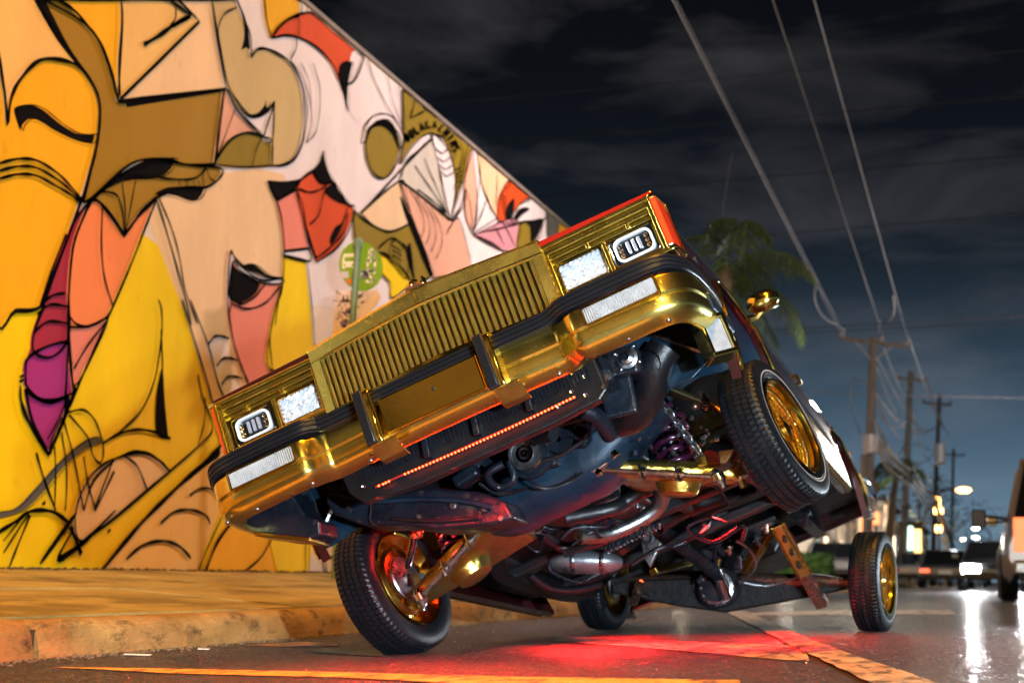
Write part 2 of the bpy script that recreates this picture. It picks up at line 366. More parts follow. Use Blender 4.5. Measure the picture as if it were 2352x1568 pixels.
# ------------------------------------------------------------------ the mural wall
WX = -6.0
wall = MB(); wall.prism([(2.4, -.05), (24.6, -.05), (24.6, 5.58), (2.4, 5.60)], WX, WX - .32, axis=0)
STUC = mat('painted_stucco', (.72, .56, .42), .62, 0, ('noise', 22, .35, .006), .10, 1.6)
wallo = wall.build('mural_wall', STUC, smooth=0); tag(wallo, 'tall painted concrete wall with a black-outlined abstract mural in yellow, pink and red', 'wall')
m = MB(); m.box((WX - .155, 13.5, 5.61), (.36, 22.3, .05)); m.build('coping', mat('coping_concrete', (.25, .20, .16), .8, var=.3), wallo, smooth=0, bevel=.008)
def A(x, y): return (x * .476, y * .476)
def B(x, y): return (x * .5606, 689 + y * .5606)
def K(x, y): return (574 + .4028 * x, 115 + .4028 * y)
def onwall(p, off):
    q = on(p[0], p[1], 0, WX); return Vector((WX + off, q.y, q.z))
MC = dict(Y=(.88, .60, .002), O=(.86, .43, .008), Q=(.84, .52, .17), P=(.83, .56, .32), W=(.84, .72, .70), T=(.60, .43, .19), B=(.34, .185, .012), L=(.27, .18, .012),
          R=(.66, .075, .012), S=(.80, .24, .17), C=(.88, .25, .085), M=(.36, .03, .20), V=(.36, .025, .055), K=(.010, .009, .010), G=(.62, .55, .46), N=(.78, .40, .27), I=(.66, .28, .32), Z=(.12, .11, .09))
PM = {k: mat('mural_paint_' + k.lower(), v, .75, 0, ('noise', 40, .6, .006), .15, 1.1, spec=0 if k == 'K' else .10, stretch=(1, 1, .45), rvar=.08, var2=(7, .60, .8, tuple(c * .72 for c in v))) for k, v in MC.items()}
keys = list(MC)
paint = MB(); lines = MB(); lay = [0]
def area(f, key, pts, n=5, line=.0125, closed=True):
    P = [f(*p) for p in pts]; c = crv([(a, b, 0) for a, b in P], n, True)
    lay[0] += 1; off = .002 + lay[0] * .00018
    pv = [onwall((q.x, q.y), off) for q in c]
    pv = [Vector((q.x, min(q.y, 24.55), max(.20, min(q.z, 5.56)))) for q in pv]
    cl = [pv[0]]
    for q in pv[1:]:
        if (q - cl[-1]).length > 1e-4: cl.append(q)
    paint.add(cl, [tuple(range(len(cl)))], keys.index(key))
    if line: stroke_w(cl + [cl[0]], line)
def stroke_w(pv, wd, taper=False):
    m_ = len(pv); rows = []
    for i, p in enumerate(pv):
        t = pv[min(i + 1, m_ - 1)] - pv[max(i - 1, 0)]; t = Vector((0, t.y, t.z))
        if t.length < 1e-6: t = Vector((0, 1, 0))
        t.normalize(); nn = Vector((0, -t.z, t.y)); ww = wd * (1 + .22 * math.sin(i * .9 + p.y * 3))
        if taper: ww *= .35 + .9 * math.sin(PI * min(1, max(0, i / (m_ - 1))))
        q = Vector((WX + .026, p.y, p.z)); a, b = q + nn * ww, q - nn * ww
        for s in (a, b): s.z = max(.2, min(s.z, 5.565)); s.y = min(s.y, 24.58)
        rows.append([a, b])
    for i in range(m_ - 1):
        lines.add([rows[i][0], rows[i][1], rows[i + 1][1], rows[i + 1][0]], [(0, 1, 2, 3)])
def stroke(f, pts, wd=.011, n=6, taper=False):
    c = crv([(*f(*p), 0) for p in pts], n); stroke_w([onwall((q.x, q.y), 0) for q in c], wd, taper)
def D(x, y): return (x, y)
# --- large fields
area(D, 'W', [(520, -40), (520, -40), (700, -5), (1320, 540), (1320, 640), (1320, 640), (1000, 720), (700, 700), (520, 700), (520, 700)], 3, 0)
area(D, 'Y', [(-60, 560), (-60, 560), (100, 540), (300, 520), (480, 700), (520, 900), (520, 1330), (-60, 1330), (-60, 1330)], 3, 0)
area(D, 'P', [(330, 470), (360, 440), (650, 400), (650, 700), (560, 960), (520, 960), (440, 760)], 4, 0)
area(A, 'Q', [(-40, 0), (-40, 0), (170, 0), (170, 0), (300, 200), (385, 335), (300, 292), (180, 290), (80, 380), (30, 480), (20, 600), (5, 430), (-40, 300)], 4, 0)
area(A, 'O', [(-40, 300), (2, 420), (22, 602), (22, 602), (40, 470), (90, 375), (180, 292), (300, 295), (385, 340), (445, 430), (468, 520), (462, 640), (440, 760), (385, 945), (385, 945), (330, 1100), (240, 1340), (180, 1480), (60, 1500), (-40, 1500)], 5, .014)
area(A, 'O', [(200, 0), (260, 0), (570, 0), (570, 0), (576, 110), (555, 490), (555, 490), (490, 260), (400, 120)], 4)
area(A, 'Q', [(570, 0), (570, 0), (845, 0), (845, 0), (950, 105), (950, 105), (565, 482), (565, 482), (560, 300), (576, 110)], 4)
area(A, 'P', [(845, 0), (845, 0), (1010, 0), (1010, 0), (1035, 180), (1080, 430), (1080, 430), (565, 484), (565, 484), (950, 105), (950, 105)], 4)
stroke(A, [(800, 0), (910, 76), (910, 76), (820, 130)], .013); stroke(A, [(905, 80), (830, 120), (760, 170), (680, 218)], .018); stroke(A, [(835, 35), (832, 90), (805, 132)], .009)
area(A, 'B', [(160, 0), (160, 0), (255, 0), (340, 50), (400, 118), (470, 210), (520, 330), (555, 485), (555, 485), (620, 490), (1068, 436), (1068, 436), (1050, 600), (1022, 795), (1022, 795), (880, 795), (780, 770), (620, 790), (450, 940), (385, 980), (385, 980), (440, 760), (462, 640), (468, 520), (445, 430), (385, 335), (290, 200)], 5, .013)
area(A, 'K', [(160, 0), (160, 0), (215, 0), (215, 0), (300, 170), (385, 330), (270, 190)], 4, 0)
area(A, 'K', [(600, 487), (600, 487), (840, 452), (1082, 430), (1082, 442), (860, 478), (610, 520), (610, 520)], 3, 0)
area(A, 'K', [(95, 632), (95, 632), (70, 560), (70, 520), (130, 508), (200, 528), (290, 600), (370, 645), (455, 650), (455, 650), (440, 690), (370, 680), (270, 635), (190, 585), (140, 575), (105, 605)], 5, .004)
for d in (0, 36, 74):
    stroke(A, [(-20, 790 + d), (70, 768 + d), (160, 775 + d), (260, 835 + d * .9), (330, 905 + d * .5), (388 - d * .3, 975)], .010)
area(A, 'B', [(440, 955), (440, 955), (520, 890), (620, 815), (780, 775), (880, 795), (1050, 812), (1045, 860), (980, 905), (870, 905), (770, 940), (700, 985), (640, 1060), (585, 1138), (585, 1138), (540, 1060), (480, 990)], 5, .012)
area(A, 'K', [(460, 928), (460, 928), (560, 850), (700, 775), (835, 765), (830, 800), (790, 845), (720, 862), (620, 868), (520, 900)], 5, .004)
area(A, 'K', [(745, 938), (800, 908), (900, 905), (975, 905), (975, 930), (950, 962), (905, 966), (850, 945), (800, 935)], 5, .006)
stroke(A, [(560, 850), (700, 850), (830, 866), (930, 860), (980, 810)], .009); stroke(A, [(980, 815), (965, 850), (970, 905)], .007); stroke(A, [(985, 815), (1000, 860), (1030, 880)], .007)
for x in (850, 885, 920, 945): stroke(A, [(x, 872), (x + 6, 905)], .005)
stroke(A, [(575, 885), (590, 1010), (588, 1130)], .008); stroke(A, [(640, 870), (615, 1000), (590, 1130)], .007); stroke(A, [(480, 925), (545, 940), (575, 1010), (585, 1120)], .009)
# --- tan double lobe, upper centre
area(A, 'T', [(1010, 0), (1010, 0), (1130, 0), (1130, 0), (1162, 80), (1196, 180), (1200, 278), (1200, 278), (1232, 240), (1290, 242), (1385, 300), (1440, 400), (1458, 520), (1450, 670), (1410, 760), (1350, 798), (1300, 800), (1300, 800), (1304, 650), (1312, 490), (1312, 490), (1270, 545), (1205, 562), (1140, 500), (1085, 400), (1045, 200)], 5, .012)
area(A, 'K', [(1160, 40), (1185, 100), (1202, 200), (1202, 240), (1185, 232), (1160, 244), (1160, 244), (1175, 180), (1172, 110)], 4, 0)
area(A, 'K', [(1200, 556), (1240, 546), (1272, 510), (1280, 478), (1280, 478), (1286, 520), (1310, 495), (1310, 495), (1280, 548), (1235, 568)], 4, 0)
stroke(A, [(1045, 200), (1042, 130), (1070, 70), (1130, 38)], .008)
area(A, 'N', [(1070, 440), (1085, 445), (1128, 525), (1190, 590), (1250, 650), (1180, 640), (1100, 680), (1030, 775), (1030, 775), (1050, 620)], 4, .008)
area(A, 'W', [(1085, 430), (1130, 510), (1200, 568), (1270, 548), (1310, 500), (1310, 500), (1280, 600), (1255, 655), (1180, 590), (1120, 520)], 4, .008)
area(A, 'L', [(1022, 795), (1022, 795), (1060, 720), (1120, 660), (1180, 642), (1250, 660), (1302, 685), (1302, 800), (1302, 800), (1160, 808)], 4, .008)
area(A, 'W', [(1260, 655), (1312, 505), (1312, 505), (1303, 680)], 3, .008)
stroke(A, [(1255, 655), (1225, 720), (1205, 800)], .008); stroke(A, [(1120, 530), (1060, 690), (1025, 785)], .007); stroke(A, [(1065, 445), (1040, 620), (1028, 770)], .007)
stroke(A, [(1295, 800), (1380, 795), (1430, 740), (1455, 660), (1470, 520), (1440, 390), (1388, 292)], .008)
stroke(A, [(1388, 292), (1450, 380), (1485, 500), (1490, 600), (1465, 692), (1465, 692), (1510, 640), (1530, 540), (1530, 420), (1500, 305)], .007)
stroke(A, [(1440, 305), (1480, 400), (1492, 560)], .006); stroke(A, [(1418, 180), (1418, 230), (1388, 290)], .008)
# --- top: orange and red
area(A, 'O', [(1262, -20), (1262, -20), (1440, -20), (1440, -20), (1440, 66), (1380, 95), (1330, 140), (1300, 186), (1300, 186), (1275, 100)], 4, .012)
area(A, 'R', [(1305, 182), (1350, 118), (1430, 72), (1530, 62), (1620, 110), (1730, 190), (1750, 260), (1700, 390), (1640, 400), (1600, 320), (1530, 240), (1450, 190), (1370, 172)], 5, .012)
stroke(A, [(1425, 74), (1432, 120), (1430, 176)], .008); stroke(A, [(1470, 20), (1470, 62)], .008); stroke(A, [(1440, 0), (1520, 66)], .008)
area(K, 'W', [(600, 0), (560, 130), (552, 300), (600, 400), (700, 380), (850, 200), (780, 130)], 4, 0)
area(K, 'K', [(505, 175), (505, 100), (540, 66), (582, 76), (582, 76), (556, 200), (552, 355), (552, 355), (530, 260)], 4, .004)
stroke(K, [(655, 30), (690, 150), (760, 300), (850, 450)], .008); stroke(K, [(775, 150), (800, 280), (855, 440)], .007); stroke(K, [(835, 210), (845, 330), (860, 460)], .007); stroke(K, [(858, 215), (862, 350), (868, 520)], .007)
# --- orange / coral / crimson tongue, left
area(A, 'C', [(430, 965), (430, 965), (480, 992), (585, 1138), (585, 1138), (650, 1050), (745, 955), (745, 955), (690, 1090), (620, 1270), (530, 1480), (460, 1640), (380, 1820), (320, 1960), (300, 1960), (312, 1700), (318, 1400), (345, 1160)], 5, .012)
stroke(A, [(480, 1000), (475, 1180), (490, 1340), (530, 1475)], .009); stroke(A, [(315, 1520), (360, 1568), (430, 1568), (500, 1530), (530, 1478)], .010); stroke(B, [(290, 280), (350, 180), (430, 80)], .009)
area(B, 'S', [(270, 110), (270, 110), (350, 110), (430, 80), (360, 240), (295, 350), (280, 260)], 4, .008)
area(A, 'V', [(425, 965), (425, 965), (350, 1060), (300, 1180), (240, 1320), (185, 1470), (200, 1470), (150, 1600), (150, 1700), (240, 1720), (318, 1620), (318, 1400), (345, 1160)], 4, .011)
area(B, 'V', [(262, 100), (200, 98), (140, 160), (105, 240), (100, 300), (270, 250)], 4, 0)
area(B, 'M', [(100, 240), (92, 300), (92, 345), (92, 345), (135, 400), (200, 415), (290, 378), (290, 378), (272, 240), (265, 175), (180, 190)], 5, .011)
area(B, 'M', [(92, 362), (92, 362), (140, 402), (200, 415), (268, 392), (268, 392), (250, 480), (185, 632), (185, 632), (120, 500)], 4, .018)
stroke(B, [(70, 350), (75, 420), (110, 510), (185, 635)], .014, taper=True); stroke(B, [(295, 355), (260, 460), (190, 630)], .016)
stroke(B, [(262, 400), (220, 500), (180, 570)], .007); stroke(B, [(240, 480), (205, 560), (186, 610)], .007)
for k, (a, b) in enumerate((((140, 60), (265, 28)), ((128, 130), (262, 96)))): stroke(B, [a, ((a[0] + b[0]) / 2 - 10, (a[1] + b[1]) / 2 - 25), b], .010)
stroke(A, [(305, 1130), (240, 1290), (180, 1470), (180, 1470), (240, 1425), (300, 1415)], .010)
# --- lower left: yellow rays
area(B, 'P', [(345, 740), (400, 680), (460, 648), (560, 625), (640, 655), (684, 700), (684, 700), (590, 778), (480, 870), (340, 980), (300, 960), (300, 850)], 4, .009)
area(B, 'K', [(655, 290), (665, 300), (672, 420), (687, 570), (687, 570), (637, 545), (635, 400)], 4, 0)
area(B, 'Z', [(-20, 870), (60, 850), (140, 770), (230, 670), (320, 590), (380, 560), (414, 580), (350, 610), (260, 680), (170, 790), (90, 860), (-20, 895)], 5, .003)
stroke(B, [(460, 555), (560, 460), (620, 330), (650, 150), (650, 40), (637, 0)], .010); stroke(B, [(648, 120), (655, 290)], .010)
stroke(B, [(410, 585), (480, 545), (560, 530), (640, 545), (687, 568)], .011); stroke(B, [(800, 305), (820, 400), (860, 520), (810, 590), (685, 700), (500, 860), (330, 985), (220, 1060)], .010)
stroke(B, [(735, 0), (790, 180), (840, 340), (880, 500), (905, 570), (880, 610)], .010); stroke(B, [(830, 400), (825, 500), (800, 590)], .008)
stroke(B, [(480, 640), (550, 618), (620, 640), (684, 700)], .010); stroke(B, [(500, 640), (550, 680), (590, 775)], .009)
stroke(B, [(450, 655), (375, 860), (455, 700)], .011); stroke(B, [(455, 655), (370, 740), (330, 860)], .011); stroke(B, [(265, 460), (330, 450), (380, 500), (410, 600), (400, 665), (370, 640), (345, 560), (270, 470)], .009)
stroke(B, [(250, 500), (290, 650), (330, 860)], .009); stroke(B, [(240, 540), (260, 700), (255, 860)], .008); stroke(B, [(210, 600), (215, 700), (210, 860)], .008); stroke(B, [(135, 625), (170, 740), (215, 860)], .011); stroke(B, [(330, 640), (350, 760), (380, 860)], .009)
stroke(B, [(300, 870), (150, 1080)], .022, taper=True); stroke(B, [(290, 930), (225, 1060), (320, 1000), (460, 860)], .016, taper=True); stroke(B, [(275, 925), (320, 1040)], .020)
stroke(B, [(-20, 950), (60, 900), (110, 865), (200, 865), (275, 915)], .014); stroke(B, [(105, 875), (60, 940), (0, 1035)], .008); stroke(B, [(110, 880), (60, 1000), (25, 1090)], .010); stroke(B, [(80, 885), (0, 985)], .007)
for q in ((75, 305), (73, 325), (165, 825), (432, 938)): stroke(B, [q, (q[0] + 3, q[1] + 12)], .022)
area(B, 'Q', [(405, 1110), (405, 1110), (560, 920), (700, 780), (830, 660), (890, 600), (930, 430), (930, 430), (1010, 560), (960, 700), (880, 900), (800, 1115), (800, 1115)], 4, 0)
stroke(B, [(405, 1105), (560, 920), (700, 780), (830, 660), (890, 600)], .018)
area(B, 'K', [(700, 780), (830, 660), (890, 600), (895, 640), (840, 680), (740, 760)], 3, 0)
stroke(B, [(765, 800), (810, 772), (860, 775), (900, 815)], .010); stroke(B, [(645, 915), (700, 868), (770, 858), (830, 880), (850, 915)], .011); stroke(B, [(505, 1060), (570, 1005), (650, 985), (720, 1005), (770, 1055)], .012)
area(B, 'O', [(830, 1115), (830, 1115), (870, 1000), (950, 880), (1010, 800), (1240, 760), (1240, 760), (1240, 1118), (1240, 1118)], 4, 0)
area(B, 'P', [(1310, 700), (1310, 700), (1440, 700), (1440, 1120), (1330, 1120)], 3, .008)
area(B, 'Y', [(1370, 800), (1430, 800), (1430, 920), (1400, 950), (1370, 900)], 4, .008)
stroke(B, [(800, 1112), (840, 1010), (930, 820)], .009); stroke(B, [(830, 1112), (880, 990), (955, 890)], .016); stroke(B, [(985, 1112), (1060, 1050), (1120, 940)], .009)
stroke(B, [(1240, 700), (1245, 900), (1240, 1118)], .009); stroke(B, [(1265, 700), (1262, 900), (1255, 1118)], .009); stroke(B, [(1318, 1060), (1350, 1050), (1400, 1070)], .008)
# --- pale face, eye and pink drop
area(B, 'P', [(735, -10), (735, -10), (765, 0), (840, 160), (890, 340), (930, 430), (930, 430), (900, 570), (880, 500), (840, 340), (790, 180)], 4, 0)
stroke(A, [(740, 955), (800, 1150), (870, 1400), (910, 1568)], .010); stroke(A, [(750, 950), (810, 1090), (850, 1230), (880, 1400), (940, 1560)], .009); stroke(B, [(768, 0), (840, 180), (880, 330), (920, 425)], .009)
area(B, 'W', [(840, 180), (920, 150), (940, 240), (960, 330), (1000, 385), (1000, 385), (930, 430), (930, 430), (890, 330)], 4, 0)
for (x, y) in ((842, 180), (877, 270), (897, 345)): stroke(B, [(x, y), (x + 25, y - 30), (x + 55, y - 32), (x + 85, y - 22)], .010)
area(A, 'S', [(1100, 1215), (1130, 1260), (1240, 1350), (1350, 1345), (1340, 1400), (1310, 1520), (1290, 1640), (1300, 1800), (1262, 1900), (1200, 1870), (1130, 1700), (1095, 1540), (1085, 1400)], 5, .010)
area(A, 'W', [(1100, 1215), (1100, 1215), (1160, 1280), (1250, 1335), (1350, 1342), (1345, 1368), (1240, 1362), (1150, 1310), (1112, 1265), (1100, 1480), (1088, 1480), (1088, 1330)], 4, .007)
area(A, 'K', [(1112, 1268), (1112, 1268), (1160, 1315), (1245, 1360), (1225, 1420), (1150, 1468), (1150, 1468), (1100, 1440), (1100, 1350)], 4, .004)
area(A, 'K', [(1172, 1285), (1195, 1274), (1240, 1288), (1290, 1330), (1350, 1340), (1300, 1342), (1240, 1318)], 4, .005)
stroke(A, [(1100, 1440), (1150, 1468), (1220, 1430), (1270, 1366)], .009); stroke(A, [(1105, 1465), (1180, 1490), (1270, 1460), (1340, 1380)], .009)
area(A, 'Y', [(1360, 1232), (1360, 1232), (1470, 1258), (1470, 1258), (1490, 1450), (1505, 1640), (1500, 1780), (1290, 1780), (1290, 1620), (1320, 1480), (1350, 1390)], 4, .010)
area(A, 'W', [(1362, 1215), (1362, 1215), (1478, 1200), (1478, 1200), (1490, 1240), (1470, 1262), (1360, 1236)], 3, .009)
# --- dark notch, red shield
area(K, 'S', [(140, 862), (140, 862), (250, 796), (250, 796), (290, 960), (328, 1130), (328, 1130), (185, 1145), (185, 1145), (170, 990)], 3, .010)
area(K, 'R', [(345, 690), (345, 690), (400, 760), (470, 760), (545, 880), (582, 890), (575, 960), (540, 1050), (470, 1140), (370, 1208), (370, 1208), (335, 1120), (290, 960), (255, 800), (280, 740)], 4, .012)
area(K, 'K', [(410, 575), (410, 575), (440, 690), (500, 800), (562, 884), (562, 884), (500, 872), (440, 835), (420, 795), (470, 760), (470, 760), (390, 760), (345, 690), (345, 690), (392, 640)], 4, .004)
area(K, 'K', [(92, 745), (92, 745), (180, 752), (282, 735), (282, 735), (250, 795), (200, 830), (140, 860), (140, 860), (110, 800)], 4, .004)
area(K, 'K', [(545, 895), (545, 895), (530, 980), (490, 1070), (455, 1110), (450, 1075), (480, 1010), (520, 980)], 4, .003)
stroke(K, [(250, 795), (285, 880), (310, 1010), (350, 1140), (372, 1180), (450, 1120), (520, 1040), (548, 930)], .010); stroke(K, [(262, 790), (330, 812), (400, 790), (430, 760)], .009); stroke(K, [(330, 995), (380, 940), (400, 850), (420, 795)], .009)
stroke(K, [(90, 750), (140, 860), (170, 980), (182, 1140), (175, 1300), (150, 1420), (130, 1568)], .010)
# --- middle: olive field, circle, book shapes
area(K, 'P', [(845, 745), (620, 932), (620, 932), (700, 1005), (790, 1032), (900, 990), (910, 960), (880, 830)], 4, .009)
area(K, 'L', [(582, 915), (582, 915), (650, 975), (740, 1025), (800, 1036), (900, 990), (900, 990), (960, 1130), (1030, 1285), (1030, 1285), (930, 1330), (850, 1250), (740, 1160), (600, 1110)], 4, .011)
area(K, 'Y', [(735, 1158), (800, 1190), (870, 1260), (900, 1330), (800, 1415), (790, 1330), (740, 1268)], 4, .009)
stroke(K, [(720, 1130), (790, 1075), (850, 1100), (900, 1160), (930, 1330)], .011); stroke(K, [(780, 1190), (790, 1110), (820, 1080)], .008); stroke(K, [(780, 1190), (830, 1250), (880, 1300), (890, 1180), (850, 1100)], .009)
for d in (0, 26, 54): stroke(K, [(800, 1115 + d), (830, 1130 + d), (855, 1150 + d)], .008)
area(K, 'K', [(905, 1100), (920, 1180), (930, 1310), (900, 1230), (885, 1150)], 3, .004)
area(K, 'L', [(862, 215), (862, 215), (960, 300), (1130, 430), (1262, 560), (1262, 560), (1200, 780), (1140, 960), (1140, 960), (1165, 760), (1125, 585), (1050, 485), (980, 490), (900, 570), (845, 650), (868, 520)], 4, .009)
area(K, 'W', [(632, 520), (650, 430), (700, 375), (760, 366), (820, 400), (868, 500), (868, 500), (850, 560), (800, 470), (740, 430), (680, 450), (650, 520)], 4, .008)
area(K, 'L', [(650, 520), (668, 450), (720, 415), (790, 430), (845, 500), (840, 600), (800, 690), (755, 732), (700, 712), (660, 630)], 5, .012)
area(K, 'K', [(660, 475), (700, 415), (750, 395), (800, 412), (835, 480), (842, 580), (842, 580), (800, 480), (740, 432), (690, 440)], 4, .003)
area(K, 'W', [(1040, 485), (1090, 500), (1135, 590), (1165, 740), (1160, 860), (1130, 965), (1130, 965), (1100, 850), (1060, 640), (1030, 510)], 4, .010)
area(K, 'G', [(1032, 508), (1032, 508), (1060, 640), (1105, 830), (1130, 965), (1130, 965), (1000, 860), (848, 745), (848, 745), (880, 640), (960, 570)], 3, .010)
for a in ((930, 660), (985, 620), (945, 795)): stroke(K, [a, ((a[0] + 1110) / 2, (a[1] + 930) / 2 - 5), (1110, 930)], .009)
stroke(K, [(1032, 500), (960, 570), (800, 740), (700, 850), (620, 930)], .012); stroke(K, [(1050, 905), (1090, 925), (1130, 968), (1190, 900), (1225, 790)], .010)
for d in (0, 48, 92, 130): stroke(K, [(1045 + d * .25, 560 + d), (1085 + d * .2, 590 + d), (1120 + d * .25, 560 + d * 1.05)], .007)
area(K, 'N', [(845, 745), (845, 745), (960, 830), (1130, 968), (1180, 960), (1225, 1100), (1240, 1250), (1040, 1300), (1035, 1290), (1000, 1180), (930, 1000), (880, 860)], 4, .009)
area(K, 'K', [(848, 835), (848, 835), (905, 930), (970, 1090), (1040, 1275), (1040, 1275), (1012, 1275), (940, 1100), (880, 950)], 3, .004)
for d in (0, 38, 80, 120): stroke(K, [(900 + d, 800 + d * .8), (960 + d, 900 + d), (985 + d * .8, 1000 + d), (965 + d * .7, 1070 + d)], .007)
stroke(K, [(845, 745), (860, 830), (885, 890)], .013); stroke(K, [(1110, 1050), (1160, 960), (1215, 880), (1225, 790)], .008)
# --- lower right field, mostly behind the car
area(D, 'P', [(820, 760), (980, 720), (1180, 700), (1180, 700), (1180, 1340), (1180, 1340), (880, 1340), (840, 1100)], 3, .011)
area(D, 'Y', [(560, 980), (640, 960), (700, 1040), (720, 1200), (700, 1330), (700, 1330), (640, 1330), (600, 1150)], 4, 0)
area(D, 'L', [(900, 820), (1010, 800), (1080, 880), (1040, 1010), (940, 1040), (880, 930)], 5, .012)
area(D, 'R', [(1010, 1050), (1120, 980), (1170, 1080), (1130, 1230), (1020, 1290), (980, 1160)], 5, .012)
area(D, 'G', [(800, 1120), (850, 1060), (890, 1140), (880, 1320), (820, 1335), (790, 1240)], 4, .010)
area(D, 'Y', [(812, 1130), (840, 1100), (866, 1140), (838, 1215), (838, 1215)], 4, .009)
area(D, 'S', [(1180, 720), (1300, 700), (1500, 800), (1500, 1340), (1500, 1340), (1220, 1340), (1200, 1000)], 3, .010)
area(D, 'W', [(1230, 900), (1330, 840), (1400, 950), (1360, 1150), (1260, 1250), (1210, 1060)], 5, .012)
area(D, 'K', [(1290, 930), (1350, 960), (1330, 1060), (1280, 1040)], 4, .004)
for d in (0, 14, 28): stroke(D, [(742 + d, 1100), (746 + d, 1200), (742 + d, 1325)], .008)
for d in (0, 22, 44, 66): stroke(D, [(900 + d, 1060), (930 + d, 1160), (915 + d, 1300)], .008)
# --- far end
area(K, 'N', [(1230, 640), (1258, 565), (1310, 600), (1310, 600), (1300, 760), (1262, 1040), (1262, 1040), (1225, 950), (1215, 800)], 4, .008)
area(K, 'W', [(1262, 570), (1285, 590), (1320, 800), (1400, 960), (1400, 960), (1262, 1045), (1262, 1045), (1290, 900)], 4, .009)
area(K, 'P', [(1290, 590), (1400, 680), (1480, 750), (1430, 820), (1400, 960), (1400, 960), (1320, 800)], 4, .008)
area(K, 'R', [(1405, 960), (1405, 860), (1440, 780), (1482, 750), (1590, 845), (1520, 890), (1500, 990), (1450, 990)], 4, .009)
area(K, 'K', [(1450, 960), (1460, 890), (1500, 850), (1490, 960), (1470, 985)], 4, .004)
area(K, 'W', [(1480, 985), (1520, 890), (1595, 848), (1680, 920), (1670, 965), (1560, 975)], 3, .009)
area(K, 'K', [(1485, 980), (1530, 905), (1585, 905), (1545, 940), (1510, 975)], 3, .004)
area(K, 'I', [(1268, 1055), (1268, 1055), (1460, 965), (1530, 990), (1520, 1090), (1490, 1150), (1400, 1130)], 3, .009)
area(K, 'L', [(1530, 985), (1530, 985), (1670, 965), (1670, 965), (1620, 1110), (1515, 1140)], 3, .009)
area(K, 'K', [(1570, 985), (1668, 966), (1600, 1100), (1590, 1010)], 3, .004)
area(K, 'W', [(1672, 965), (1672, 965), (1690, 920), (1690, 1110), (1620, 1110)], 3, .006)
area(K, 'Z', [(1682, 918), (1682, 918), (1760, 980), (1760, 1100), (1690, 1090)], 3, .004)
area(K, 'O', [(1760, 975), (1760, 975), (1850, 1060), (1850, 1110), (1760, 1100)], 3, .004)
for a, b in (((1230, 800), (1262, 1040)), ((1400, 690), (1385, 900)), ((1262, 1040), (1340, 850)), ((1262, 1050), (1560, 985)), ((1290, 1060), (1420, 1130)), ((1380, 1000), (1440, 1120)), ((1430, 985), (1500, 1120)), ((1310, 760), (1370, 940)), ((1160, 520), (1150, 640)), ((1230, 540), (1165, 860)), ((1190, 520), (1210, 700)), ((1200, 600), (1150, 800)), ((930, 270), (900, 390)), ((925, 280), (1000, 345)), ((900, 390), (990, 345))):
    stroke(K, [a, ((a[0] + b[0]) / 2 + 6, (a[1] + b[1]) / 2), b], .010, 4, True)
for k in range(7): stroke(K, [(1420 + k * 3, 830 + k * 18), (1440 + k * 2, 836 + k * 18), (1455, 830 + k * 18)], .007, 3)
for k in range(5): stroke(K, [(1150 + k * 6, 690 + k * 24), (1195 + k * 3, 670 + k * 20)], .008, 3)
# lettering along the arch
GL = {'#': [[(.25, 0), (.35, 1)], [(.6, 0), (.7, 1)], [(0, .33), (.9, .33)], [(.05, .68), (.95, .68)]], 'O': [[(.5, 0), (.1, .25), (.1, .75), (.5, 1), (.85, .75), (.85, .25), (.5, 0)]], 'L': [[(.2, 1), (.2, 0), (.8, 0)]], 'A': [[(.05, 0), (.5, 1), (.9, 0)], [(.2, .38), (.75, .38)]],
      'K': [[(.15, 0), (.15, 1)], [(.8, 1), (.15, .45), (.85, 0)]], 'N': [[(.15, 0), (.15, 1), (.8, 0), (.8, 1)]], 'I': [[(.5, 0), (.5, 1)]], 'S': [[(.85, .88), (.5, 1), (.15, .8), (.2, .58), (.75, .42), (.85, .2), (.5, 0), (.1, .12)]],
      'B': [[(.15, 0), (.15, 1), (.65, .95), (.75, .75), (.6, .54), (.15, .52)], [(.6, .54), (.85, .38), (.8, .1), (.6, 0), (.15, 0)]], 'U': [[(.12, 1), (.12, .25), (.3, 0), (.7, 0), (.85, .25), (.85, 1)]], 'P': [[(.15, 0), (.15, 1), (.7, 1), (.85, .75), (.7, .5), (.15, .5)]], 'J': [[(.75, 1), (.75, .2), (.5, 0), (.2, .1)]],
      'H': [[(.15, 0), (.15, 1)], [(.85, 0), (.85, 1)], [(.15, .5), (.85, .5)]], 'E': [[(.85, 1), (.15, 1), (.15, 0), (.85, 0)], [(.15, .5), (.7, .5)]], 'T': [[(.5, 0), (.5, 1)], [(.05, 1), (.95, 1)]], 'R': [[(.15, 0), (.15, 1), (.7, 1), (.85, .75), (.7, .5), (.15, .5)], [(.5, .5), (.88, 0)]]}
arch = crv([(885, 528, 0), (925, 495, 0), (975, 462, 0), (1035, 448, 0), (1085, 480, 0), (1125, 530, 0), (1150, 590, 0)], 30)
cum = [0]
for a, b in zip(arch, arch[1:]): cum.append(cum[-1] + (b - a).length)
txt = '#OLAKALNINS'
for i, ch in enumerate(txt):
    s0 = cum[-1] * (i + .1) / len(txt)
    j = max(k for k in range(len(cum)) if cum[k] <= s0); j = min(j, len(arch) - 6)
    p = arch[j]; t = (arch[j + 5] - arch[j]).normalized(); up = Vector((t.y, -t.x, 0)); ww, hh = cum[-1] / len(txt) * .80, 44
    for st in GL[ch]:
        stroke(K, [(p.x + t.x * x * ww + up.x * y * hh, p.y + t.y * x * ww + up.y * y * hh) for x, y in st], .020, 1)
paint.build('mural_paint', [PM[k] for k in keys], wallo, smooth=0, fix=False)
lines.build('mural_outline', mat('mural_black_line', (.006, .005, .005), .8, 0, None, .2, 10, spec=0), wallo, smooth=0, fix=False)
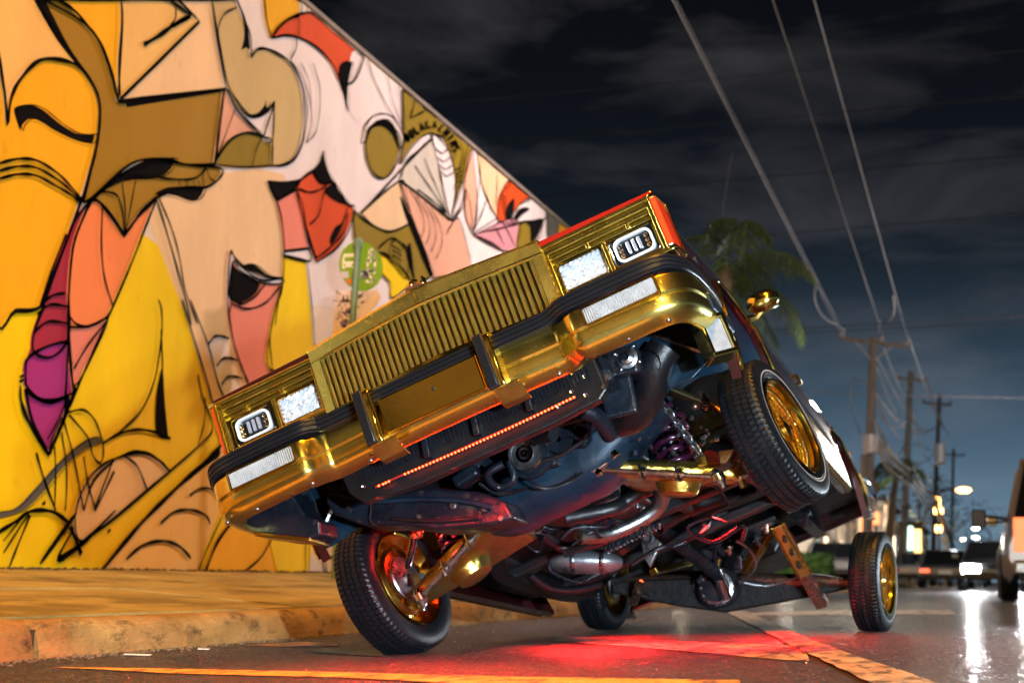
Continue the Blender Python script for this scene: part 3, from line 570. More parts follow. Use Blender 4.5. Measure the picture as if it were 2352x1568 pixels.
# ------------------------------------------------------------------ the lowrider, built in its own frame (X to its left side, Y rearwards from the front axle, Z up)
CR = Matrix(((0.91719976, 0.04421118, -0.39596714), (-0.00719826, 0.99550096, 0.0944776), (0.39836264, -0.08380456, 0.91339149)))
CT = Vector((-1.45297948, 5.66190038, 0.45200861))
car = empty('lowrider_car'); car.matrix_world = Matrix.Translation(CT) @ CR.to_4x4()
tag(car, 'maroon car with gold grille and bumper, standing on three wheels with one lifted', 'car')
CRi = CR.transposed(); camc = CRi @ (CAM - CT)
def onc(u, v, Y, ax=1):
    d = CRi @ ray(u, v); t = (Y - camc[ax]) / d[ax]; return camc + d * t
def w2c(p): return CRi @ (Vector(p) - CT)
def lerp1(t, tab):
    if t <= tab[0][0]: return tab[0][1]
    for (a, b), (c, d) in zip(tab, tab[1:]):
        if t <= c: return b + (d - b) * (t - a) / (c - a)
    return tab[-1][1]
def sstep(t): t = max(0, min(1, t)); return t * t * (3 - 2 * t)
def bw(y): return .878 + .024 * sstep((y + .9) / 1.2) - .04 * sstep((y - 3.2) / .9)
PZ = [(.15, -.055), (.28, -.016), (.40, -.004), (.55, 0), (.62, .003), (.635, -.006), (.80, -.030), (.95, -.075)]
def bx(y, z): return bw(y) + lerp1(z, PZ)
def bt(y): return lerp1(y, [(-.93, .792), (-.3, .818), (.9, .895), (2.9, .905), (4.1, .835)])
def arch_z(y, c, hw, top, bot=.19, e=2.5):
    t = abs(y - c) / hw
    return bot if t >= 1 else bot + (top - bot) * (1 - t ** e) ** (1 / e)
def zb(y): return max(arch_z(y, 0, .455, .72, .21), arch_z(y, 2.745, .44, .63, .21), .21 + .10 * sstep((y - 3.3) / .8), .43 if y < -.47 else .2)
def side(name, a, b, s, n):
    m = MB(); rows = []
    ys = sorted(set([a + (b - a) * i / n for i in range(n + 1)] + [c + h * k for c, h in ((0, .4549), (2.745, .4399)) for k in (-1, 1) if a < c + h * k < b]))
    for y in ys:
        z0, z1 = zb(y), bt(y); r = [(s * (bx(y, z0) - .035), y, z0 + .004)]
        for k in range(15):
            z = z0 + (z1 - z0) * k / 14; r.append((s * bx(y, z), y, z))
        r += [(s * (bx(y, z1) - .02), y, z1 + .012), (s * (bx(y, z1) - .07), y, z1 + .014)]
        rows.append(r)
    m.grid(rows, flip=s < 0)
    for y, r in ((a, rows[0]), (b, rows[-1])):
        m.grid([[p for p in r[1:-1]], [(p[0] - s * .03, y, p[2]) for p in r[1:-1]]])
    return m.build(name, MAROON, car, smooth=32)
for s in (1, -1):
    side('fender', -.90, .60, s, 60); d = side('door', .606, 1.99, s, 24); side('quarter_panel', 1.996, 4.10, s, 60)
    m = MB(); m.tube([(s * (bx(1.75, .74) + .004), 1.72, .74), (s * (bx(1.75, .74) + .014), 1.74, .74), (s * (bx(1.75, .74) + .014), 1.88, .74), (s * (bx(1.9, .74) + .004), 1.90, .74)], .011, 8); m.build('handle', GOLDP, d)
    for c, hw, top in ((0, .455, .72), (2.745, .44, .63)):
        m = MB(); pts = []
        for i in range(49):
            q = PI * i / 48; y = c - math.cos(q) * hw * .999; z = arch_z(y, c, hw, top, .21); pts.append((s * (bx(y, z) + .002), y, z))
        m.tube(pts, .0085, 8); m.build('wheel_arch_trim', GOLDP, car)
    # rocker trim: polished gold plate with a bright strip above, then a lower strip
    m = MB(); m.grid([[(s * (bx(y, .3) + .012 + d), y, z) for z, d in ((.205, -.03), (.215, -.006), (.30, .004), (.40, .006), (.412, 0), (.414, -.02))] for y in [.47 + 1.79 * i / 24 for i in range(25)]], flip=s < 0)
    m.build('rocker_trim', mat('engraved_gold', (.92, .74, .36), .22, 1, ('noise', 90, .7, .004), .25, 30) if s > 0 else GOLD, car, smooth=30)
    m = MB(); m.grid([[(s * (bx(y, .44) + d), y, z) for z, d in ((.418, 0), (.420, .012), (.448, .012), (.452, 0))] for y in [.47 + 1.79 * i / 12 for i in range(13)]], flip=s < 0)
    m.build('side_strip', CHROME, car, smooth=20)
    m = MB(); m.tube([(s * (bx(y, bt(y)) - .006), y, bt(y) + .012) for y in [-.93 + i * .12 for i in range(34)]], .006, 6); m.build('belt_strip', CHROME, car)
    # inner fender: tunnel over the wheel, apron inboard, splash wall ahead of the wheel
    m = MB(); rows = []
    for i in range(25):
        q = PI * i / 24; y = -math.cos(q) * .45; z = arch_z(y, 0, .452, .70, .20)
        rows.append([(s * x, y, z + (.02 if x < .8 else 0) - .05 * sstep((.62 - x) / .15)) for x in (.46, .52, .60, .70, .80, bx(y, z) - .03)])
    m.grid(rows); m.build('wheel_liner', BLUEP, car, smooth=50)
    m = MB(); m.prism([(-.86, .34 if s > 0 else .47), (-.46, .30 if s > 0 else .45), (-.30, .62), (-.2, .70), (.3, .70), (.50, .40), (.55, .75), (-.86, .75)], s * .44, s * .452, axis=0); m.build('inner_apron', BLUEP, car, smooth=0, bevel=.004)
    m = MB(); m.prism([(s * .45, .30 if s > 0 else .46), (s * .70, .29 if s > 0 else .46), (s * .86, .36 if s > 0 else .46), (s * .875, .70), (s * .45, .70)], -.505, -.49, axis=1); m.build('splash_wall', BLUEP, car, smooth=0, bevel=.004)
    m = MB(); m.tube([(s * .50, -.515, .60), (s * .62, -.520, .50), (s * .80, -.52, .33)], .010, 6); m.build('apron_seam', STEEL, car)
    # fender foot behind the bumper end, with its cornering lamp
    if s < 0: fp = [(.93, .42), (.915, .33), (.71, .222), (.665, .225), (.655, .27), (.70, .31), (.73, .42)]
    else: fp = [(.90, .44), (.90, .38), (.86, .36), (.80, .40), (.80, .46)]
    m = MB(); m.prism([(s * x, z) for x, z in fp], -.85, -.70 if s < 0 else -.50, axis=1); ff = m.build('fender_foot', BLUEP if s > 0 else UNDER, car, smooth=0, bevel=.008)
    if s < 0: m = MB(); m.box((s * .805, -.775, .272), (.22, .16, .016), rotM('Y', 28)); m.build('foot_lip', GOLDD, ff, smooth=0, bevel=.003)
    if s < 0: continue
    M = Matrix.Translation((s * .862, -.80, .300)) @ rotM('Z', s * 32)
    m = MB()
    for c, d in (((0, .02, .066), (.090, .09, .016)), ((0, .02, -.066), (.090, .09, .016)), ((-.040, .02, 0), (.012, .09, .13)), ((.040, .02, 0), (.012, .09, .13)), ((0, .02, 0), (.08, .012, .12))):
        m.box((M @ Vector(c))[:], d, M.to_3x3().to_4x4())
    cf = m.build('cornering_lamp', GOLDP, car, smooth=0, bevel=.003)
    m = MB(); m.box((M @ Vector((0, -.005, 0)))[:], (.068, .016, .118), M.to_3x3().to_4x4()); m.build('lens', CLEAR, cf, smooth=0, bevel=.006)

# hood, glasshouse, roof, boot
def top_rows(ys, zc, wx, n=14, crown=.03):
    return [[(wx(y) * (2 * i / n - 1), y, zc(y) + crown * (1 - (2 * i / n - 1) ** 2)) for i in range(n + 1)] for y in ys]
m = MB(); m.grid(top_rows([-.935 + 1.78 * i / 14 for i in range(15)], lambda y: bt(y) + .012, lambda y: bx(y, bt(y)) - .045)); m.build('hood', MAROON, car, smooth=50)
m = MB(); m.grid(top_rows([3.05 + 1.05 * i / 8 for i in range(9)], lambda y: bt(y) + .012, lambda y: bx(y, bt(y)) - .045)); m.build('boot_lid', MAROON, car, smooth=50)
m = MB(); m.grid([[(x * (.80 - .22 * t), .85 + .68 * t, .93 + .40 * t + .02 * (1 - x * x)) for x in [-1 + .2 * i for i in range(11)]] for t in [i / 6 for i in range(7)]]); m.build('windscreen', GLASSD, car, smooth=60)
m = MB(); m.grid([[(x * (.58 + .02 * t), 1.53 + 1.05 * t, 1.345 + .03 * math.sin(PI * t) + .03 * (1 - x * x)) for x in [-1 + .2 * i for i in range(11)]] for t in [i / 8 for i in range(9)]]); m.build('roof', MAROON, car, smooth=60)
m = MB(); m.grid([[(x * (.60 + .18 * t), 2.58 + .46 * t, 1.345 - .42 * t + .03 * (1 - x * x)) for x in [-1 + .2 * i for i in range(11)]] for t in [i / 5 for i in range(6)]]); m.build('rear_window', GLASSD, car, smooth=60)
for s in (1, -1):
    m = MB(); m.add([(s * .82, .86, .915), (s * .585, 1.52, 1.34), (s * .605, 2.58, 1.34), (s * .79, 3.02, .92)], [(0, 1, 2, 3)]); m.build('side_window', GLASSD, car, smooth=0)
    for a, b in (((.82, .86, .915), (.585, 1.52, 1.34)), ((.605, 2.58, 1.34), (.79, 3.02, .92)), ((.70, 2.0, .915), (.60, 2.05, 1.34))):
        m = MB(); m.tube([(s * a[0], a[1], a[2]), (s * b[0], b[1], b[2])], .022, 6); m.build('pillar', MAROON, car)
    # door mirror in gold
    p = onc(1752, 692, .98) if s > 0 else Vector((-.99, .98, .96))
    m = MB(); m.ball(p, .062, 10, sx=(1.25, .8, .85)); mir = m.build('door_mirror', GOLDP, car, smooth=60)
    m = MB(); m.tube([p + Vector((0, 0, -.03)), p + Vector((-s * .05, .01, -.055)), (s * .845, 1.0, .88)], .016, 8); m.build('mirror_arm', GOLDP, mir)
    m = MB(); m.box((p[0], p[1] + .052, p[2]), (.12, .006, .07)); m.build('mirror_glass', CHROME, mir, bevel=.01)
    # rear lamps
    m = MB(); m.prism([(s * .855, 3.98), (s * .868, 3.98), (s * .860, 4.115), (s * .72, 4.13), (s * .72, 4.09), (s * .835, 4.08)], .50, .76, axis=2); tl = m.build('tail_lamp', REDL, car, smooth=0, bevel=.006)
    m = MB(); m.box((s * .80, 4.125, .765), (.16, .03, .012)); m.build('lamp_trim', GOLDP, tl, smooth=0, bevel=.002)
m = MB(); m.grid([[(x, 4.09 + .03 * (1 - (x / .8) ** 2), z) for x in (-.80, -.4, 0, .4, .80)] for z in (.40, .6, .84)]); m.build('tail_panel', MAROON, car, smooth=40)
def sweep(path, prof, mat_, name, parent=None, zoff=None, closed=False, smooth=38):
    P = crv([(x, y, 0) for x, y in path], 6); rows = []
    for i, p in enumerate(P):
        t = (P[min(i + 1, len(P) - 1)] - P[max(i - 1, 0)]).normalized(); nn = Vector((t.y, -t.x, 0))
        dz = zoff(p.x) if zoff else 0
        rows.append([(p.x + nn.x * d, p.y + nn.y * d, z + dz) for d, z in prof])
    m = MB(); m.grid(rows); 
    for r in (rows[0], rows[-1]): m.add(r, [tuple(range(len(r)))])
    return m.build(name, mat_, parent or car, smooth=smooth)
rb = sweep([(-.87, 3.55), (-.885, 3.9), (-.85, 4.15), (-.75, 4.20), (0, 4.24), (.75, 4.20), (.85, 4.15), (.885, 3.9), (.87, 3.55)], [(.02, .52), (-.03, .51), (-.035, .40), (-.02, .375), (.04, .37)], CHROME, 'rear_bumper')

# ---- front clip: nose, lamp bezels, grille, bumper
def yf(x): return -.935 - .0 * x
for s in (1, -1):
    m = MB(); m.prism([(s * .45, .785), (s * .868, .783), (s * .868, .803), (s * .45, .812)], -.972, -.90, axis=1); m.build('hood_edge', REDP if s > 0 else MAROON, car, smooth=0, bevel=.004)
    bz = MB()
    for x0, x1, z0, z1, ya, yb in ((.449, .868, .772, .786, -.985, -.90), (.455, .860, .752, .770, -.975, -.90), (.460, .852, .734, .750, -.962, -.90), (.466, .846, .718, .732, -.950, -.90),
                                   (.449, .468, .580, .772, -.975, -.90), (.833, .850, .580, .772, -.975, -.90), (.449, .850, .592, .604, -.965, -.90), (.449, .868, .574, .590, -.985, -.90),
                                   (.642, .658, .60, .72, -.945, -.90)):
        bz.box((s * (x0 + x1) / 2, (ya + yb) / 2, (z0 + z1) / 2), (x1 - x0, yb - ya, z1 - z0))
    bz.box((s * .655, -.897, .685), (.40, .006, .20))
    for x in (.60, .75): bz.box((s * x, -.955, .726), (.014, .02, .022))
    bezel = bz.build('lamp_bezel', GOLD, car, smooth=0, bevel=.0035)
    m = MB()
    for k in range(5): m.box((s * (.4535 + .0), -.966, .60 + k * .03), (.004, .03, .020))
    m.build('bezel_louvre', GOLDD, bezel, smooth=0)
    # inner headlamp: faceted crystal
    cx, cz = s * .555, .660
    hl = MB(); hw, hh = .0825, .051
    def rrect(cx, cz, hw, hh, r, n=5):
        o = []
        for (sx, sz, a0) in ((1, 1, 0), (-1, 1, 90), (-1, -1, 180), (1, -1, 270)):
            for i in range(n + 1):
                a = math.radians(a0 + 90 * i / n); o.append((cx + sx * (hw - r) + r * math.cos(a), cz + sz * (hh - r) + r * math.sin(a)))
        return o
    ring = rrect(cx, cz, hw, hh, .014); rin = rrect(cx, cz, hw - .006, hh - .006, .010)
    k = len(ring)
    hl.add([(x, -.945, z) for x, z in ring] + [(x, -.947, z) for x, z in rin] + [(x, -.905, z) for x, z in ring] + [(x, -.935, z) for x, z in rin],
           [(i, (i + 1) % k, k + (i + 1) % k, k + i) for i in range(k)] + [(i, 2 * k + i, 2 * k + (i + 1) % k, (i + 1) % k) for i in range(k)] + [(k + i, k + (i + 1) % k, 3 * k + (i + 1) % k, 3 * k + i) for i in range(k)])
    head = hl.build('headlight', CHROME, car, smooth=30)
    m = MB(); nx, nz_ = 18, 11; rr = random.Random(4)
    rows = [[(cx + (2 * i / nx - 1) * (hw - .005), -.938 - .006 * (1 - (2 * i / nx - 1) ** 2) + (.0045 if (i + j) % 2 else -.001) + rr.uniform(-.001, .001), cz + (2 * j / nz_ - 1) * (hh - .005)) for i in range(nx + 1)] for j in range(nz_ + 1)]
    m.grid(rows); m.build('lens', CRYSTAL, head, smooth=0)
    # outer headlamp: dark projector unit with a milky D-shaped ring
    cx = s * .745
    hl = MB(); ring = rrect(cx, cz, hw, hh, .012); rin = rrect(cx, cz, hw - .005, hh - .005, .009)
    hl.add([(x, -.950, z) for x, z in ring] + [(x, -.952, z) for x, z in rin] + [(x, -.905, z) for x, z in ring] + [(x, -.935, z) for x, z in rin],
           [(i, (i + 1) % k, k + (i + 1) % k, k + i) for i in range(k)] + [(i, 2 * k + i, 2 * k + (i + 1) % k, (i + 1) % k) for i in range(k)] + [(k + i, k + (i + 1) % k, 3 * k + (i + 1) % k, 3 * k + i) for i in range(k)])
    head = hl.build('headlight', CHROME, car, smooth=30)
    m = MB(); m.box((cx, -.928, cz), (.155, .012, .092)); m.build('lamp_body', GLASSD, head, smooth=0)
    m = MB()
    ro = rrect(cx, cz, .069, .043, .026, 8); ri = rrect(cx, cz, .061, .035, .021, 8); k = len(ro)
    # squarer top and bottom, round ends
    m.add([(x, -.952, z) for x, z in ro] + [(x, -.952, z) for x, z in ri] + [(x, -.936, z) for x, z in ro] + [(x, -.936, z) for x, z in ri],
          [(i, (i + 1) % k, k + (i + 1) % k, k + i) for i in range(k)] + [(i, 2 * k + i, 2 * k + (i + 1) % k, (i + 1) % k) for i in range(k)] + [(k + i, k + (i + 1) % k, 3 * k + (i + 1) % k, 3 * k + i) for i in range(k)])
    m.build('light_ring', LEDRING, head, smooth=30)
    for q in (-.020, 0, .020):
        m = MB(); m.box((cx + q, -.945, cz + .001), (.0115, .012, .044)); m.build('projector_bar', mat('blue_glass_bar', (.45, .55, .75), .12, .5) if q == -.02 and s == 1 else bpy.data.materials['blue_glass_bar'], head, smooth=0, bevel=.002)
    m = MB()
    for qx in (-1, 1):
        for qz in (-.018, .0, .018): m.lathe([(0, .002), (.004, .006), (.002, .008), (-.004, .008)], 10, Matrix.Translation((cx + qx * .047, -.944, cz + qz)) @ rotM('Z', -90))
    tag(m.build('reflector_cups', CHROME, head), kind='stuff')
    # wrap-around side marker
    m = MB(); m.prism([(s * .853, -.985), (s * .872, -.980), (s * .879, -.90), (s * .879, -.86), (s * .853, -.88)], .592, .775, axis=2); sm = m.build('side_marker', AMBER, car, smooth=0, bevel=.004)
    m = MB()
    for z in (.584, .781): m.prism([(s * .850, -.990), (s * .876, -.986), (s * .883, -.90), (s * .883, -.85), (s * .85, -.87)], z - .007, z + .007, axis=2)
    m.box((s * .8515, -.985, .683), (.006, .016, .20)); m.box((s * .882, -.855, .683), (.006, .010, .20))
    m.build('marker_frame', GOLDP, sm, smooth=0, bevel=.0015)
# grille
def gy(x): return -1.055 + .062 * (abs(x) / .45) ** 1.2
gs = MB(); xs_ = [-.452 + .904 * i / 32 for i in range(33)]
gs.grid([[(x, gy(x) + dy, z + (.012 if z > .78 else 0) * (1 - abs(x) / .45)) for dy, z in ((.03, .752), (.002, .752), (-.004, .757), (-.004, .800), (.004, .812), (.03, .818), (.12, .822))] for x in xs_])
for s in (1, -1):
    x0, x1 = s * .416, s * .452
    gs.add([(x0, gy(x0) + .04, .54), (x0, gy(x0) - .002, .54), (x1, gy(x1) - .002, .54), (x1, gy(x1) + .12, .54), (x0, gy(x0) + .04, .757), (x0, gy(x0) - .002, .757), (x1, gy(x1) - .002, .80), (x1, gy(x1) + .12, .80)],
           [(0, 1, 5, 4), (1, 2, 6, 5), (2, 3, 7, 6), (0, 3, 2, 1)])
shell = gs.build('grille_shell', GOLDW, car, smooth=25)
m = MB(); m.grid([[(x, gy(x) - .0055, z) for z in (.758, .762)] for x in xs_]); m.build('shell_line', GOLDP, shell, smooth=0)
m = MB(); m.grid([[(x, gy(x) - .009, .560), (x, gy(x) - .009, .548), (x, gy(x) + .03, .546)] for x in xs_]); m.build('lower_rail', GOLDP, shell, smooth=20)
m = MB(); m.box((0, gy(0) - .004, .786), (.003, .008, .05)); m.build('shell_seam', GOLDD, shell, smooth=0)
gr = MB(); gr.grid([[(x, gy(x) + .045, z) for z in (.54, .76)] for x in xs_]); grille = gr.build('grille', BLACK, car, smooth=0)
nb = 37; bar0 = None
for i in range(nb):
    x = -.407 + .814 * i / (nb - 1)
    if bar0 is None:
        m = MB(); m.prism([(-.0050, -.004), (.0050, -.004), (.0070, .004), (.0070, .034), (-.0070, .034), (-.0070, .004)], -.101, .101, axis=2)
        bar0 = m.build('grille_bar', GOLDG, grille, smooth=0, bevel=.001, seg=1); o = bar0
    else:
        o = bar0.copy(); COL.objects.link(o)
    o.location = (x, gy(x) + .006, .654)

# hood ornament lying on the shell
PINKO = mat('pink_gold_ornament', (.75, .30, .28), .2, .9, ('noise', 60, .4, .003), .3, 30)
m = MB(); m.box((-.0, -1.0, .842), (.075, .03, .016), rotM('Y', 4)); orn = m.build('hood_ornament', PINKO, car, smooth=0, bevel=.004)
m = MB(); m.ball((-.012, -1.005, .857), .013, 6); m.ball((.012, -1.0, .853), .009, 6); m.box((.036, -1.0, .855), (.006, .03, .024)); m.box((.004, -1.005, .866), (.02, .008, .01), rotM('Y', 30)); m.build('ornament_crest', GOLDP, orn, smooth=40)
# bumper
SH = -.032
def bpath(o=0.0, pod=1.0, y_end=-.47):
    h = [(.908 + o, y_end), (.914 + o, -.70), (.905 + o, -.92), (.872 + o * .7, -1.03 - o), (.80, -1.078 - o), (.68, -1.088 - o), (.56, -1.092 - o), (.512, -1.088 - o), (.476, -1.050 - o), (.445, -1.022 - o), (.40, -1.020 - o), (.20, -1.035 - o)]
    if not pod: h = [(.908 + o, y_end), (.914 + o, -.70), (.905 + o, -.92), (.872 + o * .7, -1.03 - o), (.80, -1.070 - o), (.68, -1.078 - o), (.56, -1.078 - o), (.50, -1.074 - o), (.455, -1.05 - o), (.42, -1.046 - o), (.20, -1.055 - o)]
    return [(-x + SH, y) for x, y in h] + [(SH, h[-1][1] - .004)] + [(x + SH, y) for x, y in reversed(h)]
def podz(x):
    a = abs(x - SH); return -.012 * sstep((a - .44) / .06)
prof = [(-.03, .498), (0, .497), (.012, .490), (.014, .482), (.014, .432), (.008, .424), (.014, .416), (.014, .385), (.010, .374), (-.006, .356), (-.030, .343), (-.05, .338), (-.055, .35)]
bump = sweep(bpath(), prof, GOLD, 'front_bumper', zoff=podz, smooth=30)
ribs = [(-.03, .553), (.004, .553), (.016, .549), (.018, .540), (.012, .538), (.012, .533), (.018, .531), (.019, .524), (.013, .522), (.013, .517), (.019, .515), (.019, .508), (.013, .5055), (.016, .503), (.012, .4985), (-.03, .498)]
def stz(x):
    a = abs(x - SH); return -.010 * (1 - sstep((a - .40) / .08)) - .014 * sstep((a - .84) / .07)
rub = sweep(bpath(.002, 0, -.50), ribs, RUBBER, 'rubber_strip', bump, zoff=stz, smooth=25)
for s in (1, -1):
    # parking lamp in the pod
    x0, x1 = s * .545 + SH * .6, s * .80 + SH * .6; z0, z1 = .418, .474
    if x0 > x1: x0, x1 = x1, x0
    fr = rrect((x0 + x1) / 2, (z0 + z1) / 2, (x1 - x0) / 2 + .006, (z1 - z0) / 2 + .005, .010); fi = rrect((x0 + x1) / 2, (z0 + z1) / 2, (x1 - x0) / 2 - .002, (z1 - z0) / 2 - .002, .008); k = len(fr)
    Y0 = -1.108
    m = MB(); m.add([(x, Y0, z) for x, z in fr] + [(x, Y0 - .001, z) for x, z in fi] + [(x, Y0 + .02, z) for x, z in fr] + [(x, Y0 + .012, z) for x, z in fi],
        [(i, (i + 1) % k, k + (i + 1) % k, k + i) for i in range(k)] + [(i, 2 * k + i, 2 * k + (i + 1) % k, (i + 1) % k) for i in range(k)] + [(k + i, k + (i + 1) % k, 3 * k + (i + 1) % k, 3 * k + i) for i in range(k)])
    pl = m.build('parking_lamp', GOLDD, car, smooth=25)
    m = MB(); n = 120; rows = [[(x0 + .002 + (x1 - x0 - .004) * i / n, Y0 + .003 - (0, .0025, .0045, .0025)[i % 4], z0 + .002 + (z1 - z0 - .004) * j / 8 ) for i in range(n + 1)] for j in range(9)]
    m.grid(rows); m.build('lens', CLEAR, pl, smooth=0)
    # bumper guard: rubber nosing, gold horn that curls at the foot
    gx = s * .228 + SH - .012
    m = MB(); pr = [(-1.060, .548), (-1.105, .545), (-1.122, .53), (-1.126, .37), (-1.118, .345), (-1.075, .318), (-1.060, .30), (-1.045, .31), (-1.045, .548)]
    m.prism(pr, gx - .020, gx + .030, axis=0)
    g = m.build('bumper_guard', GOLDP, bump, smooth=25, bevel=.006)
    m = MB(); pr2 = [(-1.12, .545), (-1.132, .538), (-1.138, .44), (-1.136, .355), (-1.126, .342), (-1.12, .36)]
    m.prism(pr2, gx - .026, gx + .010, axis=0); m.build('guard_rubber', RUBBER, g, smooth=25, bevel=.005)
    m = MB(); m.prism([(-1.118, .343), (-1.070, .302), (-1.030, .296), (-1.032, .305), (-1.068, .315), (-1.11, .35)], gx - .02, gx + .075, axis=0); m.build('guard_foot', GOLDP, g, smooth=25, bevel=.003)
m = MB(); px0, px1 = -.236, .140
m.box(((px0 + px1) / 2, -1.072, .437), (px1 - px0, .022, .128)); pp = m.build('plate_panel', GOLDP, bump, smooth=0, bevel=.008, seg=3)
m = MB(); m.box((-.034, -1.086, .450), (.010, .008, .012)); m.box((-.10, -1.084, .44), (.003, .003, .003)); m.build('plate_slot', BLACK, pp, smooth=0)
m = MB()
for x in (-.86, -.74, -.60, -.52, -.31, .27, .40, .55, .66, .80): m.ball((x + SH, -1.055 if abs(x) > .45 else -1.02, .336), .009, 6)
m.build('bumper_bolt', STEEL, bump)

# ---- radiator support with the red light strip
m = MB(); m.prism([(-.52, .46), (-.50, .30), (-.46, .245), (-.25, .225), (.25, .225), (.44, .235), (.475, .26), (.47, .46)], -.90, -.85, axis=1)
rs = m.build('radiator_support', UNDERD, car, smooth=0, bevel=.008)
m = MB()
for x in (-.17, .02, .22): m.box((x, -.915, .35), (.022, .05, .12), rotM('Y', 8))
m.box((-.02, -.88, .44), (.9, .05, .02)); m.build('support_bracket', UNDER, rs, smooth=0, bevel=.003)
m = MB()
for k in range(60): m.box((-.42 + k * .0145, -.903, .375), (.004, .004, .12))
tag(m.build('condenser_fins', UNDER, rs, smooth=0), kind='stuff')
m = MB()
for x, z in ((.36, .30), (.40, .27), (.42, .33), (.30, .27), (.385, .36), (-.44, .30)): m.lathe([(0, .001), (.004, .007), (0, .009)], 8, Matrix.Translation((x, -.902, z)) @ rotM('Z', -90))
tag(m.build('support_bolts', STEEL, rs), kind='stuff')
m = MB(); core = MB(); leds = []
for i in range(48): leds.append((930 + (1318 - 930) * i / 47, 1088 + (912 - 1088) * i / 47 + 4 * math.sin(PI * i / 47)))
leds += [(870, 1115), (880, 1111), (886, 1108), (893, 1105)]
pl_ = []
for u, v in leds:
    p = onc(u, v, -.925); m.ball(p, .0040, 5); pl_.append(p)
strip = MB(); strip.tube([onc(862, 1118, -.918), onc(915, 1094, -.918), onc(930, 1088, -.918), onc(1120, 1003, -.918), onc(1322, 911, -.918)], .004, 6)
ls = strip.build('light_strip', mat('clear_strip_red', (.35, .02, .02), .4), rs); tag(m.build('leds', LEDRED, ls), kind='stuff')
for x in (-.30, -.05, .20):
    l = lamp('led_strip_light', 'AREA', (0, 0, 0), (1, .02, .012), 26, shape='RECTANGLE', size=.25, size_y=.02); l.parent = ls; l.location = (x, -.89, .205); l.rotation_euler = (math.radians(-6), math.radians(20), 0)

# ---- underside, centre
def poly_part(name, pts, Y0, Y1, mt, bevel=.01, parent=None):      # outline seen at depth Y0, given real depth to Y1
    P = [onc(u, v, Y0) for u, v in pts]; mb = MB(); mb.prism([(p.x, p.z) for p in P], Y0, Y1, axis=1)
    return mb.build(name, mt, parent or car, smooth=30, bevel=bevel)
def c_(x, y): return (1263 + .3663 * x, 746 + .3663 * y)       # pixels of the engine bay close-up
poly_part('lower_valance', [(742, 1105), (748, 1155), (765, 1180), (838, 1207), (930, 1205), (1000, 1217), (1130, 1205), (1180, 1190), (1160, 1150), (1100, 1128), (1000, 1120), (880, 1135), (835, 1100)], -.60, -.42, UNDER, .012)
# front crossmember: a hung belly with a rounded lower edge
m = MB(); rows = []
for i in range(41):
    t = i / 40; x = -.52 + 1.04 * t; d = 1 - abs(2 * t - 1)
    zc = .26 - .155 * sstep(d * 1.5) + .03 * t; r = .05 + .06 * sstep(d * 1.5)
    rows.append([(x, -.30 + .0 * i, zc + r * 1.6)] + [(x, -.12 - math.cos(PI * k / 12) * (.15 + .03 * d), zc + r - math.sin(PI * k / 12) * r) for k in range(13)] + [(x, .08, zc + r * 1.6)])
m.grid(rows); m.build('front_crossmember', BLUEP, car, smooth=60)
poly_part('engine_mount_pad', [c_(400, 590), c_(520, 660), c_(480, 780), c_(455, 900), c_(330, 900), c_(270, 850), c_(300, 700)], .0, .2, BLUEP, .015)
m = MB(); m.box((-.01, .20, .47), (.46, .62, .36)); m.box((-.01, .15, .27), (.28, .42, .16), taper=1.3); m.build('engine_block', UNDERD, car, smooth=0, bevel=.02, seg=3)
m = MB(); m.box((0, .75, .30), (.34, .45, .16)); m.box((0, .72, .215), (.27, .34, .03)); tr = m.build('gearbox', UNDERD, car, smooth=0, bevel=.015)
m = MB()
for i in range(6):
    for sx in (-1, 1): m.ball((sx * .125, .58 + i * .056, .203), .007, 5)
m.build('pan_bolt', STEEL, tr)
# pulleys and belts
pc = onc(1207, 1042, -.45)
for r0, dy, mt in ((.062, 0, STEEL), (.085, .05, UNDER)):
    m = MB(); m.lathe([(-.012, r0 * .45), (-.012, r0 * .80), (-.016, r0 * .84), (-.016, r0), (.0, r0 * .93), (.012, r0), (.016, r0 * .84), (.014, .01)], 40, Matrix.Translation((pc.x, pc.y + dy, pc.z)) @ rotM('Z', 90)); pu = m.build('crank_pulley', mt, car, smooth=30)
m = MB(); m.lathe([(-.02, .006), (-.02, .014), (0, .014)], 10, Matrix.Translation(pc) @ rotM('Z', 90)); m.lathe([(-.01, .022), (-.014, .024), (-.014, .034), (-.01, .036)], 24, Matrix.Translation(pc) @ rotM('Z', 90)); m.build('pulley_bolt', CHROME, pu)
for (u, v, r) in ((1285, 1010, .05), (1108, 1075, .045), (1330, 985, .04)):
    p = onc(u, v, -.40); m = MB(); m.lathe([(-.015, .01), (-.018, r * .6), (-.02, r), (-.006, r * .88), (.006, r), (.02, r * .5)], 32, Matrix.Translation(p) @ rotM('Z', 90)); m.build('belt_pulley', UNDER, car, smooth=30)
m = MB(); m.tube([onc(1180, 1018, -.42), onc(1280, 978, -.42), onc(1340, 962, -.42)], .008, 6); m.tube([onc(1190, 1075, -.42), onc(1290, 1045, -.42), onc(1345, 1008, -.42)], .008, 6); m.build('drive_belt', RUBBER, car)
